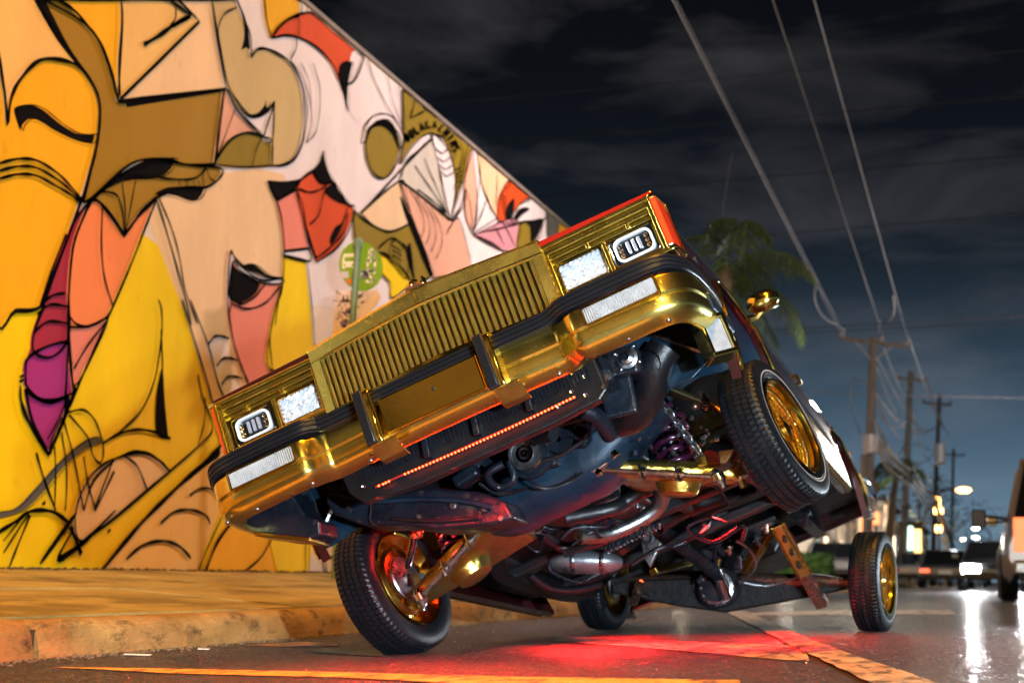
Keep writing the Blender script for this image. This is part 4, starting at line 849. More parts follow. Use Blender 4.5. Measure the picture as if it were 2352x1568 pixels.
# hoses, wires, odds and ends in the bay
def hose(pts, r, mt, name='hose', n=8, par=None):
    m = MB(); m.tube(crv([onc(u, v, y) for u, v, y in pts], 5), r, n); return m.build(name, mt, par or car, smooth=60)
hose([(1528, 800, -.55), (1505, 840, -.55), (1490, 900, -.5), (1462, 950, -.45), (1425, 965, -.4)], .062, UNDERD, 'intake_duct', 14)
m = MB(); p = onc(1500, 826, -.56); m.lathe([(0, .035), (-.004, .044), (-.02, .046), (-.05, .05)], 20, Matrix.Translation(p) @ rotM('Z', 68) @ rotM('Y', -20)); m.build('duct_mouth', UNDER, car)
hose([(1340, 940, -.75), (1375, 960, -.7), (1400, 1000, -.6)], .030, UNDER, 'radiator_hose', 12)
hose([(1270, 1000, -.6), (1240, 1005, -.55), (1205, 1000, -.5), (1160, 1010, -.5)], .022, UNDERD, 'radiator_hose', 12)
hose([(1155, 1065, -.5), (1120, 1090, -.5), (1145, 1120, -.45), (1180, 1100, -.45), (1170, 1060, -.45)], .016, UNDER)
hose([(850, 1150, -.62), (852, 1170, -.62), (850, 1195, -.62), (862, 1207, -.62)], .0025, BLACK, 'hanging_wire', 5)
hose([(690, 1142, -.72), (708, 1128, -.72), (722, 1150, -.72), (728, 1180, -.72), (718, 1196, -.72)], .0025, BLACK, 'hanging_wire', 5)
hose([(1200, 1090, -.4), (1245, 1120, -.4), (1300, 1110, -.35), (1340, 1085, -.35)], .006, UNDERD, 'wire', 5)
hose([(1100, 1110, -.45), (1150, 1135, -.42), (1210, 1120, -.4)], .007, UNDERD, 'wire', 5)
for (u, v, Y, sx, sy, sz, rz_, mt, nm) in ((1438, 838, -.62, .11, .12, .10, 12, UNDER, 'steering_box'), (1420, 905, -.62, .12, .03, .16, 10, UNDER, 'frame_bracket'), (1320, 1000, -.30, .09, .09, .10, 20, UNDERD, 'fuel_pump'), (1370, 1010, -.25, .05, .06, .12, 30, UNDER, 'idler_bracket'), (1250, 1060, -.3, .12, .1, .07, 8, UNDERD, 'timing_cover'),
                                (1075, 1095, -.45, .1, .08, .05, -10, UNDER, 'air_pump'), (1560, 840, -.40, .10, .06, .05, 0, UNDER, 'bump_stop'), (1450, 1010, -.05, .08, .20, .16, 15, BLUEP, 'spring_tower'), (1480, 1000, .15, .20, .10, .26, 5, UNDERD, 'spring_tower')):
    p = onc(u, v, Y); m = MB(); m.box(p, (sx, sy, sz), rotM('Y', rz_)); o = m.build(nm, mt, car, smooth=0, bevel=.012, seg=3)
m = MB(); p = onc(1440, 822, -.68)
for d in ((-.035, .03), (.035, .03), (.035, -.03), (-.035, -.03)): m.ball((p.x + d[0], p.y, p.z + d[1]), .009, 5)
m.lathe([(-.02, .012), (-.012, .024), (-.004, .026), (0, .038)], 20, Matrix.Translation(p) @ rotM('Z', 90)); m.build('box_bolt', STEEL, car)
# frame rails
for s in (1, -1):
    pts = crv([(s * .44, -.86, .36), (s * .44, -.5, .38), (s * .40, -.2, .42), (s * .40, .25, .42), (s * .52, .60, .30), (s * .60, .9, .235), (s * .60, 2.05, .235), (s * .50, 2.4, .36), (s * .46, 2.8, .48), (s * .50, 3.3, .38), (s * .50, 4.0, .37)], 5)
    m = MB(); rows = []
    for p in pts: rows.append([(p.x + a, p.y, p.z + b) for a, b in ((-.035, -.05), (.035, -.05), (.035, .05), (-.035, .05), (-.035, -.05))])
    m.grid(rows); m.build('frame_rail', UNDERD if s < 0 else UNDER, car, smooth=30)
m = MB(); rows = []
for i in range(20):
    y = .42 + 3.6 * i / 19; rows.append([(x, y, .33 + .13 * math.exp(-(x / .17) ** 2) + (.22 * sstep((y - 2.15) / .3) - .10 * sstep((y - 3.1) / .3)) * (1 if abs(x) < .8 else .3) + (-.03 if abs(x) > .8 else 0)) for x in [-.86 + 1.72 * k / 26 for k in range(27)]])
m.grid(rows); m.build('floor_pan', UNDERD, car, smooth=60)
m = MB(); m.grid([[(-.80, y, z) for z in (.30, .80)] for y in (.42, .45)]); m.grid([[(x, .43, z) for z in (.33, .88)] for x in (-.84, 0, .84)]); m.build('firewall', UNDERD, car, smooth=0)
for y, z, h in ((.95, .215, .05), (1.75, .22, .05)):
    m = MB(); m.box((0, y, z), (1.2, .08, h)); m.build('crossmember', UNDERD, car, smooth=0, bevel=.01)
m = MB(); m.prism([(-.36, .25), (-.30, .20), (.30, .20), (.36, .25), (.36, .40), (-.36, .40)], 3.15, 3.85, axis=1); m.build('fuel_tank', UNDERD, car, smooth=0, bevel=.02, seg=3)
# exhaust: pipes, converter, clamps
hose([(1330, 1232, .35), (1400, 1225, .45), (1470, 1195, .5), (1515, 1160, .5), (1524, 1118, .45)], .032, STEEL, 'exhaust_pipe', 14)
hose([(1245, 1225, .6), (1300, 1258, .7), (1380, 1240, .65), (1440, 1210, .6)], .026, UNDER, 'exhaust_pipe', 12)
hose([(1300, 1190, .2), (1400, 1170, .25), (1440, 1150, .3), (1492, 1120, .3)], .030, UNDERD, 'exhaust_pipe', 12)
p = onc(1345, 1290, 1.0)
M = Matrix.Translation(p) @ rotM('Y', 22) @ rotM('Z', 10)
m = MB(); m.lathe([(-.17, .03), (-.165, .055), (-.12, .085), (-.05, .098), (.05, .098), (.11, .085), (.15, .055), (.17, .03)], 28, M @ Matrix.Diagonal((1, 1, .55, 1))); cc = m.build('catalytic_converter', mat('scuffed_steel', (.42, .46, .52), .34, .85, ('noise', 30, .5, .005), .3, 9, rvar=.15, var2=(8, .52, .62, (.12, .10, .09))), car, smooth=60)
m = MB(); m.lathe([(-.06, .10), (-.05, .104), (-.04, .10)], 28, M @ Matrix.Diagonal((1, 1, .55, 1))); m.lathe([(.07, .096), (.08, .10), (.09, .096)], 28, M @ Matrix.Diagonal((1, 1, .55, 1))); m.build('converter_clamp', STEEL, cc)
m = MB()
for k in range(14):
    q = onc(1395 + k * 9, 1262 - k * 4.2, .8); m.box(q, (.012, .05, .025), rotM('Y', 25))
m.build('heat_shield_rib', UNDER, cc, smooth=0)
hose([(1215, 1320, 1.0), (1260, 1350, 1.1), (1320, 1355, 1.2), (1380, 1340, 1.3)], .018, UNDERD, 'exhaust_pipe', 10)
poly_part('transmission_mount', [(1472, 1238), (1492, 1224), (1518, 1246), (1492, 1302), (1478, 1280)], 1.1, 1.13, STEEL, .003)
m = MB(); p = onc(1489, 1236, 1.09); m.lathe([(-.004, .012), (-.008, .02), (-.004, .03)], 16, Matrix.Translation(p) @ rotM('Z', 90)); m.build('mount_boss', BLACK, car)
m = MB(); m.tube([(-.005, 1.1, .30), (-.005, 1.6, .289), (.043, 2.5, .106)], .038, 16); m.build('drive_shaft', UNDER, car)
m = MB(); m.tube([(.18, .9, .30), (.20, 1.9, .29), (.24, 2.1, .33)], .035, 12); m.build('exhaust_pipe', UNDERD, car)
hose([(1510, 1205, 1.4), (1580, 1165, 1.5), (1660, 1140, 1.6), (1720, 1120, 1.8)], .045, UNDERD, 'muffler', 14)
for (u, v) in ((1595, 1140), (1560, 1160)): 
    m = MB(); m.box(onc(u, v, 1.4), (.03, .04, .012), rotM('Y', 30)); m.build('hanger_clip', STEEL, car, smooth=0)

# ---- front suspension
def rod(name, a, b, r, mt, par=None, n=10):
    m = MB(); m.tube([a, b], r, n); return m.build(name, mt, par or car, smooth=60)
CP = mat('copper_brown_steel', (.30, .17, .13), .28, .9, ('noise', 60, .3, .003), .3, 20, rvar=.1)
a, b = onc(1080, 1200, -.25), onc(1408, 1037, -.25); li, ri_ = onc(1148, 1166, -.25), onc(1372, 1078, -.25)
m = MB(); m.tube([a, li, onc(1200, 1142, -.27), onc(1300, 1090, -.27), ri_, onc(1390, 1062, -.25), b], [.014, .016, .017, .017, .020, .016, .014], 12); cl_ = m.build('centre_link', CP, car, smooth=60)
m = MB()
for p in (a, b):
    m.lathe([(-.026, .014), (-.026, .021), (.024, .021), (.026, .010)], 16, Matrix.Translation(p) @ rotM('Y', 90 - 20))
for p in (li, ri_): m.lathe([(-.03, .008), (-.02, .02), (.02, .02), (.03, .008)], 14, Matrix.Translation(p) @ rotM('Y', 80))
m.build('ball_joint', CHROME, cl_)
for s, tin, tout in ((-1, li, onc(966, 1371, -.20)), (1, ri_, onc(1650, 1096, -.20))):
    tr_ = rod('tie_rod', tin, tout, .0105, CP if s > 0 else STEEL)
    d = (tout - tin)
    m = MB(); m.tube([tin + d * .34, tin + d * .40, tin + d * .66, tin + d * .72], [.013, .016, .016, .013], 12)
    m.build('adjuster_sleeve', CP if s > 0 else STEEL, tr_)
    for t in (.38, .68):
        m = MB(); q = tin + d * t; m.lathe([(-.012, .018), (-.012, .025), (.012, .025), (.012, .018)], 14, Matrix.Translation(q) @ d.to_track_quat('X', 'Z').to_matrix().to_4x4())
        m.tube([q + Vector((0, -.02, .03)), q + Vector((0, -.02, -.03))], .006, 6)
        m.build('sleeve_clamp', CHROME, tr_)
    m = MB(); m.lathe([(-.035, .010), (-.02, .02), (-.012, .026), (.012, .026), (.02, .018), (.045, .010)], 14, Matrix.Translation(tout) @ rotM('Y', 85)); m.build('ball_joint', CHROME, tr_)
    # lower arm: pressed gold plate with flanges, spring seat hanging below
    inn = (Vector((.23, .03, .205)) if s > 0 else Vector((-.25, .03, .195))); ou = (Vector((.655, .02, .030)) if s > 0 else Vector((-.70, .0, .075)))
    ax = (ou - inn).normalized(); yv = Vector((0, 1, 0)); up = ax.cross(yv); up = up if up.z > 0 else -up; Ln = (ou - inn).length
    def PT(t, y, h): return inn + ax * (t * Ln) + yv * y + up * h
    rows = []
    for i in range(21):
        t = -.02 + 1.04 * i / 20; wv = .19 * max(0, 1 - t) ** 1.15 + .05 + .02 * math.sin(PI * t)
        rows.append([PT(t, -wv - .004, .028), PT(t, -wv - .006, -.018), PT(t, -wv + .006, -.030), PT(t, -wv * .5, -.026 - .012 * math.sin(PI * t)), PT(t, 0, -.020 - .012 * math.sin(PI * t)), PT(t, wv * .5, -.026), PT(t, wv, -.030), PT(t, wv + .006, -.018), PT(t, wv, .028)])
    m = MB(); m.grid(rows); arm = m.build('lower_arm', GOLDA, car, smooth=50)
    so = arm.modifiers.new('solid', 'SOLIDIFY'); so.thickness = .006
    sp = PT(.50, .0, -.03)
    m = MB(); m.lathe([(-.05, .098), (0, .092), (.02, .082), (.045, .074), (.052, .060), (.055, .005)], 28, Matrix.Translation(sp) @ (-up).to_track_quat('X', 'Y').to_matrix().to_4x4()); m.build('spring_seat', GOLDA, arm, smooth=40)
    m = MB(); m.tube([PT(0, -.20, .0), PT(0, .22, .0)], .026, 12); m.build('pivot_bush', STEEL, arm)
    m = MB(); m.lathe([(-.04, .016), (-.03, .030), (.02, .032), (.03, .020), (.06, .014)], 16, Matrix.Translation(ou) @ rotM('Y', 90)); m.box(PT(.93, -.03, .055), (.055, .05, .05), rotM('Y', 15)); m.build('ball_joint', CHROME, arm)
    # upper arm
    ui, uo = Vector((s * .47, .05, .50)), Vector((s * .635, .03, .345))
    rows = []
    for i in range(11):
        t = i / 10; c = ui.lerp(uo, t); wv = .12 * (1 - t) + .035
        rows.append([c + Vector((0, -wv, .012)), c + Vector((0, -wv, -.012)), c + Vector((0, 0, -.02)), c + Vector((0, wv, -.012)), c + Vector((0, wv, .012))])
    m = MB(); m.grid(rows); ua = m.build('upper_arm', mat('brushed_gold', (.62, .50, .26), .34, 1, ('noise', 90, .5, .003), .3, 20) if s > 0 else GOLDD, car, smooth=40)
    so = ua.modifiers.new('solid', 'SOLIDIFY'); so.thickness = .006
    m = MB(); m.lathe([(-.04, .012), (-.02, .026), (.02, .028), (.045, .012)], 14, Matrix.Translation(uo) @ rotM('Y', 90)); m.ball(uo + Vector((-s * .03, -.05, -.02)), .016, 6); m.ball(uo + Vector((s * .01, -.045, -.03)), .014, 6); m.build('ball_joint', CP, ua)
    # spring
    c0, c1 = (Vector((.475, .05, .375)), sp + up * .045) if s > 0 else (Vector((-.475, .05, .375)), sp + up * .045)
    axis = (c1 - c0); q = axis.to_track_quat('Z', 'Y').to_matrix(); pts = []
    for i in range(25 * 6 + 1):
        t = i / 150; an = 2 * PI * 5.6 * t; rr_ = .066 + .008 * math.sin(PI * t); pts.append(c0 + q @ Vector((rr_ * math.cos(an), rr_ * math.sin(an), axis.length * t)))
    m = MB(); m.tube(pts, .0125, 9); m.build('coil_spring', PURPLE, car, smooth=60)
    rod('hydraulic_ram', c0, c1, .028, CHROME if s > 0 else UNDERD, None, 16)
    # knuckle
    m = MB(); m.tube(crv([uo + Vector((0, 0, .02)), uo + Vector((s * .04, 0, -.06)), Vector((s * .72, 0, .19)), ou + Vector((s * .02, 0, .04)), ou], 5), [.018] * 21, 10); m.tube([Vector((s * .70, 0, .17)), Vector((s * .80, -.005 * s, .15))], .032, 14)
    m.tube([Vector((s * .70, .0, .12)), tout.lerp(Vector((s * .70, 0, .1)), .5), tout + Vector((0, 0, .02))], .014, 8); m.build('steering_knuckle', CHROME if s < 0 else CP, car, smooth=60)
# safety chain
pa, pb = onc(1520, 922, -.10), onc(1612, 1046, -.10); nl = 9; lk = None
for i in range(nl):
    t = (i + .5) / nl; p = pa.lerp(pb, t) + Vector((0, 0, -.012 * math.sin(PI * t))); d = (pb - pa).normalized()
    if lk is None:
        m = MB(); m.tube([(math.cos(a_) * .012, 0, math.sin(a_) * .014 + (.011 if math.sin(a_) > 0 else -.011)) for a_ in [2 * PI * k / 20 for k in range(20)]], .0048, 7, closed=True); lk = m.build('chain_link', STEEL, car, smooth=60); o = lk
    else: o = lk.copy(); COL.objects.link(o)
    o.rotation_mode = 'QUATERNION'; o.location = p
    o.rotation_quaternion = (d.to_track_quat('Z', 'Y').to_matrix() @ Matrix.Rotation(PI / 2 * (i % 2) + .4, 3, 'Z')).to_quaternion()
m = MB(); m.tube([pa + Vector((-.03, 0, .03)), pa], .014, 8); m.box(pa + Vector((-.03, .01, .03)), (.05, .03, .05)); m.build('chain_bolt', STEEL, car, smooth=40)
m = MB(); m.box(onc(1614, 1058, -.10), (.040, .04, .034), rotM('Y', 10)); m.build('chain_anchor', GOLDP, car, smooth=0, bevel=.004)

# ---- wheels
NT = 78
def tyre_mesh(r=.265, w=.082, white=True):
    P = [(-.070, .176), (-.080, .188), (-.086, .205), (-.0875, .222), (-.084, .240), (-.078, .252), (-.072, .2590), (-.066, .2625)]
    gro = []
    for gx in (-.042, -.014, .014, .042):
        gro += [(gx - .0035, 0), (gx - .0030, -.007), (gx + .0030, -.007), (gx + .0035, 0)]
    crown = lambda x: r - .0035 * (x / .066) ** 2
    T = [(x, crown(x) + d) for x, d in gro]
    prof = P + T + [(-x, y) for x, y in reversed(P)]
    prof = [(x * (w / .0875), y * (r / .265)) for x, y in prof]
    n = NT * 4
    def rad(j, k, rr_):
        x = prof[j][0]; ax_ = abs(x) / (w / .0875)
        if ax_ < .058 and rr_ > .2 * r / .265:
            rib = int((x + .1) / .028)
            if (k + rib * 2 + int(ax_ > .03)) % 4 == 0 and rr_ > r * .975: return rr_ - .0045
        elif ax_ >= .060 and rr_ > r * .965 and (k + (0 if x > 0 else 2)) % 4 < 2 and ax_ < .075: return rr_ - .0045
        return rr_
    m = MB(); m.lathe(prof, n, rad=rad); m.lathe([(.0872 * w / .0875 + .0004, .207 * r / .265), (.0885 * w / .0875, .209 * r / .265), (.0882 * w / .0875, .2125 * r / .265)], 96, mi=1)
    m.lathe([(.0845 * w / .0875 + .001, .198 * r / .265), (.0868 * w / .0875 + .0012, .200 * r / .265), (.0868 * w / .0875, .202 * r / .265)], 96)
    return m
wcache = {}
def wheel(loc, nrm, outer, r=.265, w=.082, scl=(1, 1, 1), spin=0):
    root = empty('wheel'); root.parent = car
    nrm = Vector(nrm).normalized(); q = nrm if outer > 0 else -nrm
    zz = Vector((0, 0, 1)); yy = zz.cross(q).normalized(); zz = q.cross(yy)
    M = Matrix((q, yy, zz)).transposed().to_4x4(); root.matrix_local = Matrix.Translation(loc) @ M @ rotM('X', spin) @ Matrix.Diagonal((*scl, 1))
    if 't' not in wcache:
        wcache['t'] = tyre_mesh(r, w).build('tyre', [TYRE, WHITEW], root, smooth=28)
        S = r / .265
        m = MB(); m.lathe([(.070, .170), (.080, .180), (.084, .1795), (.083, .172), (.072, .166), (.066, .160), (.050, .158), (.046, .150), (.020, .147), (.016, .142), (-.030, .140), (-.046, .150), (-.062, .160), (-.078, .172), (-.082, .180), (-.078, .181), (-.070, .172)], 72); wcache['r'] = m.build('rim', RIMG, root, smooth=25)
        m = MB()
        for k in range(36):
            for (x0, r0, x1, r1, tw) in ((.030, .045, -.002, .142, .16), (.030, .045, .012, .144, -.16), (-.040, .048, -.010, .141, .20)):
                a0 = 2 * PI * (k + .5 * (tw < 0)) / 36; a1 = a0 + tw
                m.tube([(x0, r0 * math.cos(a0), r0 * math.sin(a0)), (x1, r1 * math.cos(a1), r1 * math.sin(a1))], .0030, 5, caps=False)
        wcache['s'] = m.build('spokes', RIMG, root, smooth=60)
        m = MB()
        for k in range(54):
            for x_, r_, o_ in ((.010, .1405, 0), (.030, .1470, .33), (.044, .1500, .66)):
                a0 = 2 * PI * (k + o_) / 54; m.ball((x_, r_ * math.cos(a0), r_ * math.sin(a0)), .0052, 3)
        wcache['n'] = m.build('spoke_nipples', mat('bright_brass', (1, .72, .25), .12, 1), root, smooth=60)
        m = MB(); m.lathe([(-.05, .03), (-.045, .052), (-.03, .050), (-.02, .038), (.02, .036), (.034, .048), (.040, .048), (.044, .034), (.058, .030), (.064, .012), (.066, .001)], 30)
        for k in (0, 1, 2): m.box((.052, .030 * math.cos(k * 2.094), .030 * math.sin(k * 2.094)), (.012, .05, .014), rotM('X', math.degrees(k * 2.094)))
        wcache['h'] = m.build('hub', RIMG, root, smooth=30)
        m = MB(); m.lathe([(-.066, .0), (-.066, .05), (-.060, .118), (-.050, .132), (-.045, .132), (-.044, .02)], 40); wcache['b'] = m.build('backing_plate', GOLDD, root, smooth=30)
        m = MB(); m.lathe([(-.090, .0), (-.090, .030), (-.075, .036), (-.070, .085), (-.064, .090)], 32); wcache['d'] = m.build('brake_drum', STEEL, root, smooth=30)
    else:
        for k_, o in list(wcache.items()):
            c = o.copy(); COL.objects.link(c); c.parent = root
    return root
FN = (.982, -.197, .012)
for a_ in (((.838, 0, .106), FN, 1, 10), ((-.790, 0, .158), FN, -1, 40)):
    wheel(a_[0], a_[1], a_[2], spin=a_[3], scl=(1.02, 1.09, 1.09))
rn = (math.cos(math.radians(9)), -math.sin(math.radians(9)), .02)
rnc = CRi @ Vector(rn)
RRc, RLc = Vector((-.545, 8.37, .345)), Vector((-2.055, 8.49, .296))
wheel(w2c(RRc), rnc, 1, spin=25); wheel(w2c(RLc), rnc, -1, spin=5)
# ---- rear axle, built where it stands (level on the road while the body leans)
def wpoly(name, pts, Y0, Y1, mt, bevel=.01):
    P = [on(u, v, 1, Y0) for u, v in pts]; vs = [w2c((p.x, Y0, p.z)) for p in P] + [w2c((p.x * 1.0, Y1, p.z)) for p in P]; n = len(P)
    m = MB(); m.add(vs, [tuple(range(n)), tuple(range(2 * n - 1, n - 1, -1))] + [(i, i + n, (i + 1) % n + n, (i + 1) % n) for i in range(n)])
    return m.build(name, mt, car, smooth=30, bevel=bevel)
wpoly('axle_bridge', [(1405, 1335), (1500, 1330), (1620, 1325), (1760, 1332), (1945, 1330), (1945, 1352), (1868, 1369), (1740, 1392), (1665, 1406), (1560, 1392), (1450, 1372), (1405, 1360)], 8.38, 8.50, mat('black_greasy_steel', (.005, .005, .007), .5, .0, ('noise', 30, .9, .012), .5, 8, rvar=.2, spec=.25))
m = MB(); m.tube([w2c((-2.0, 8.49, .30)), w2c((-1.3, 8.43, .33)), w2c((-.58, 8.38, .345))], [.036, .04, .036], 14); m.build('rear_axle', CP, car)
m = MB(); dc = Vector((-1.37, 8.34, .285)); m.ball(w2c(dc), .125, 12, sx=(1, .9, .9)); df = m.build('differential', mat('greasy_casting', (.05, .055, .075), .25, .6, ('noise', 40, .5, .005), .4, 12), car, smooth=60)
m = MB()
for k in range(12):
    a_ = 2 * PI * k / 12; m.ball(w2c(dc + Vector((.088 * math.cos(a_), -.085, .088 * math.sin(a_)))), .009, 4)
m.lathe([(-.02, .075), (-.014, .092), (0, .095)], 28, Matrix.Translation(w2c(dc + Vector((0, -.07, 0)))) @ rotM('Z', 90)); m.build('cover_bolt', STEEL, df)
def wrod(name, pts, r, mt, n=10, box=False):
    P = [w2c(on(u, v, 1, Y)) for u, v, Y in pts]
    m = MB()
    if box:
        d = (P[-1] - P[0]); q = d.to_track_quat('Z', 'Y').to_matrix().to_4x4()
        m.box((P[0] + P[-1]) / 2, (r * 2, r * 1.6, d.length), q); return m.build(name, mt, car, smooth=0, bevel=.006)
    m.tube(crv(P, 4), r, n); return m.build(name, mt, car, smooth=60)
wrod('lower_trailing_arm', [(1783, 1205, 8.0), (1848, 1322, 8.17)], .027, GOLD, box=True)
wrod('lower_trailing_arm', [(1846, 1318, 8.17), (1888, 1392, 8.28)], .030, CP, box=True)
for t_ in (.3, .55, .8):
    wrod('arm_hole', [(1783 + 65 * t_ - 3, 1205 + 117 * t_ - 5, 7.955 + .17 * t_), (1783 + 65 * t_ + 3, 1205 + 117 * t_ + 5, 7.957 + .17 * t_)], .011, BLACK, box=True)
wrod('arm_edge', [(1771, 1212, 7.97), (1836, 1328, 8.15)], .006, GOLDD, box=True)
wrod('arm_edge', [(1798, 1200, 7.97), (1862, 1318, 8.15)], .009, GOLDP, box=True)
wrod('upper_trailing_arm', [(1772, 1215, 8.05), (1712, 1308, 8.25)], .030, GOLDD, box=True)
wrod('lower_trailing_arm', [(1500, 1312, 7.6), (1590, 1292, 8.2)], .022, GOLDD, box=True)
wrod('hydraulic_cylinder', [(1668, 1372, 8.22), (1650, 1322, 8.15)], .030, CHROME)
wrod('hydraulic_cylinder', [(1455, 1385, 8.3), (1470, 1340, 8.2)], .024, CP)
wrod('hydraulic_hose', [(1660, 1330, 8.1), (1640, 1280, 8.0), (1655, 1230, 7.9), (1690, 1205, 7.8)], .010, UNDER)
wrod('hydraulic_hose', [(1700, 1340, 8.2), (1735, 1300, 8.1), (1720, 1260, 8.0), (1690, 1240, 7.9)], .009, CHROME)
wrod('shock_absorber', [(1800, 1225, 8.25), (1850, 1320, 8.35)], .022, UNDERD)
wrod('panhard_bolt', [(1460, 1360, 8.2), (1490, 1370, 8.2)], .012, CHROME)
wrod('brake_line', [(1680, 1330, 8.3), (1760, 1345, 8.36), (1840, 1322, 8.36), (1880, 1318, 8.36), (1938, 1328, 8.36)], .005, STEEL)
for (u, v, Y, s_, mt) in ((1610, 1328, 8.2, .05, UNDER), (1700, 1290, 8.1, .07, UNDER), (1675, 1262, 8.0, .05, CHROME), (1740, 1240, 8.0, .06, UNDER), (1650, 1290, 8.1, .04, GOLDP), (1895, 1372, 8.32, .05, CHROME), (1722, 1310, 8.25, .035, GOLDP), (1655, 1312, 8.1, .04, CHROME), (1760, 1210, 7.9, .06, CP), (1825, 1155, 7.9, .05, STEEL), (1790, 1130, 7.8, .07, UNDER), (1850, 1190, 8.2, .08, UNDERD)):
    m = MB(); q_ = w2c(on(u, v, 1, Y)); m.box(q_, (s_ * .35, s_ * .7, s_ * 1.1), rotM('Y', (u * 7) % 60) @ rotM('X', v % 40)); m.tube([q_ - Vector((s_ * .5, 0, .0)), q_ + Vector((s_ * .5, 0, .01))], s_ * .16, 7); m.build('axle_bracket', mt, car, smooth=0, bevel=.008)
m = MB(); p = w2c(on(1472, 1336, 1, 8.35)); m.ball(p, .012, 6); m.build('marker_light', LEDRED, car)
# red glow lamps of the car itself: strip at the back edge of the front wheel wells and under the sills
for (x, y, z, pw) in ((-.16, .62, .12, 60), (.34, 1.15, .15, 12), (-.30, 1.9, .165, 10), (.42, 1.95, .16, 26)):
    m = MB(); m.box((x, y, z + .012), (.17, .03, .018)); g = m.build('underglow_bar', UNDERD, car, smooth=0)
    l = lamp('underglow_light', 'AREA', (0, 0, 0), (1, .012, .010), pw, shape='RECTANGLE', size=.16, size_y=.03, spread=math.radians(135)); l.parent = g; l.location = (x, y, z - .012)
m = MB(); m.ball(onc(992, 1213, .05), .010, 6); m.build('marker_light', LEDRED, car)

# small fittings too many to tell apart: bolts, clips, clamps, plug ends in the engine bay and along the floor
m = MB(); rnd = random.Random(21)
for k in range(160):
    u = rnd.uniform(1450, 1660); v = 1000 + (1660 - u) * .20 + rnd.uniform(-60, 260); Y = rnd.uniform(.0, .9) if v > 1120 else rnd.uniform(-.35, .3)
    p = onc(u, v, Y)
    if not (-.62 < p.x < .62 and .16 < p.z < .5): continue
    s_ = rnd.uniform(.004, .014)
    if k % 3: m.box(p, (s_, s_ * rnd.uniform(.6, 2.5), s_ * rnd.uniform(.5, 2)), rotM('Y', rnd.uniform(0, 90)) @ rotM('X', rnd.uniform(0, 90)))
    else: m.lathe([(-s_, s_ * .5), (-s_ * .6, s_), (s_ * .6, s_), (s_, s_ * .5)], 8, Matrix.Translation(p) @ rotM('Z', rnd.uniform(0, 180)) @ rotM('Y', rnd.uniform(0, 60)))
tag(m.build('small_fittings', STEEL, car, smooth=30), kind='stuff')
for k in range(16):
    u = rnd.uniform(1150, 1640); v = rnd.uniform(1060, 1300); Y = rnd.uniform(.1, 1.2); pts = [(u, v, Y)]
    for j in range(4): u += rnd.uniform(-55, 75); v += rnd.uniform(-45, 35); pts.append((u, v, Y + j * .05))
    hose(pts, rnd.uniform(.003, .010), rnd.choice([UNDER, UNDERD, STEEL, UNDER]), 'hose', 6)
# bolts and pressed holes on the valance and crossmember
m = MB()
for (u, v, Y, r) in ((770, 1130, -.605, .010), (800, 1165, -.605, .008), (900, 1150, -.605, .012), (960, 1185, -.605, .009), (1040, 1160, -.605, .014), (1110, 1170, -.605, .009), (1150, 1190, -.605, .010), (1395, 865, -.905, .01), (1385, 890, -.905, .008)):
    m.lathe([(-.006, .001), (-.006, r * .7), (-.002, r), (.004, r)], 10, Matrix.Translation(onc(u, v, Y)) @ rotM('Z', 90))
tag(m.build('valance_bolts', STEEL, car, smooth=30), kind='stuff')
hose([(765, 1130, -.62), (860, 1150, -.62), (960, 1146, -.62), (1060, 1150, -.62), (1130, 1165, -.62)], .010, BLUEP, 'valance_bead', 8)
hose([(900, 1190, -.62), (1000, 1196, -.62), (1100, 1188, -.62)], .006, UNDERD, 'valance_bead', 8)

l = lamp('marker_glow', 'POINT', (0, 0, 0), (1, .02, .012), 2.4, shadow_soft_size=.012); l.parent = car; l.location = onc(985, 1222, -.03)
# ------------------------------------------------------------------ bus stop sign
def flat(mb, pts, Y, th=.004, mi=0):                       # a thin plate whose outline is seen at (u, v) on the plane Y
    P = [on(u, v, 1, Y) for u, v in pts]; mb.prism([(p.x, p.z) for p in P], Y, Y + th, axis=1, mi=mi)
def strokes_on(mb, segs, Y, wd):
    for seg in segs:
        P = [on(u, v, 1, Y) for u, v in seg]
        for a, b in zip(P, P[1:]):
            d = (b - a); d.y = 0
            if d.length < 1e-5: continue
            n = Vector((-d.z, 0, d.x)).normalized() * wd; e = d.normalized() * wd * .8
            q = [a + n - e, a - n - e, b - n + e, b + n + e]
            mb.prism([(p.x, p.z) for p in q], Y, Y + .002, axis=1)
def text_on(mb, txt, x, y, w_, h_, Y, wd, rot=0, dx=None):
    c_, s_ = math.cos(math.radians(rot)), math.sin(math.radians(rot))
    for i, ch in enumerate(txt):
        for st in GL.get(ch, []):
            strokes_on(mb, [[(x + ((i * w_ * 1.2 + a * w_) * c_ - b * h_ * s_), y - ((i * w_ * 1.2 + a * w_) * s_ + b * h_ * c_)) for a, b in st]], Y, wd)
BY = 12.0
base = on(768, 1338, 1, BY); base.z = pz(base.x)
bus = empty('bus_stop_sign', base); tag(bus, 'round green bus stop sign on a leaning green post in front of the mural', 'bus sign')
def bp(mb, name, mt, smooth=0, bevel=0, parent=None):
    o = mb.build(name, mt, parent or bus, smooth=smooth, bevel=bevel); 
    if parent is None: o.location = -Vector(base)
    return o
GP = mat('green_post_paint', (.16, .30, .22), .5, 0, ('noise', 60, .5, .003), .25, 12)
m = MB(); m.tube([base, on(823, 560, 1, BY - .03)], .030, 8); bp(m, 'post', GP, 40)
m = MB(); t_ = on(823, 556, 1, BY - .03); m.lathe([(-.05, .036), (.0, .040), (.03, .030), (.045, .004)], 12, Matrix.Translation(t_) @ rotM('Y', -90)); bp(m, 'post_cap', GP, 30)
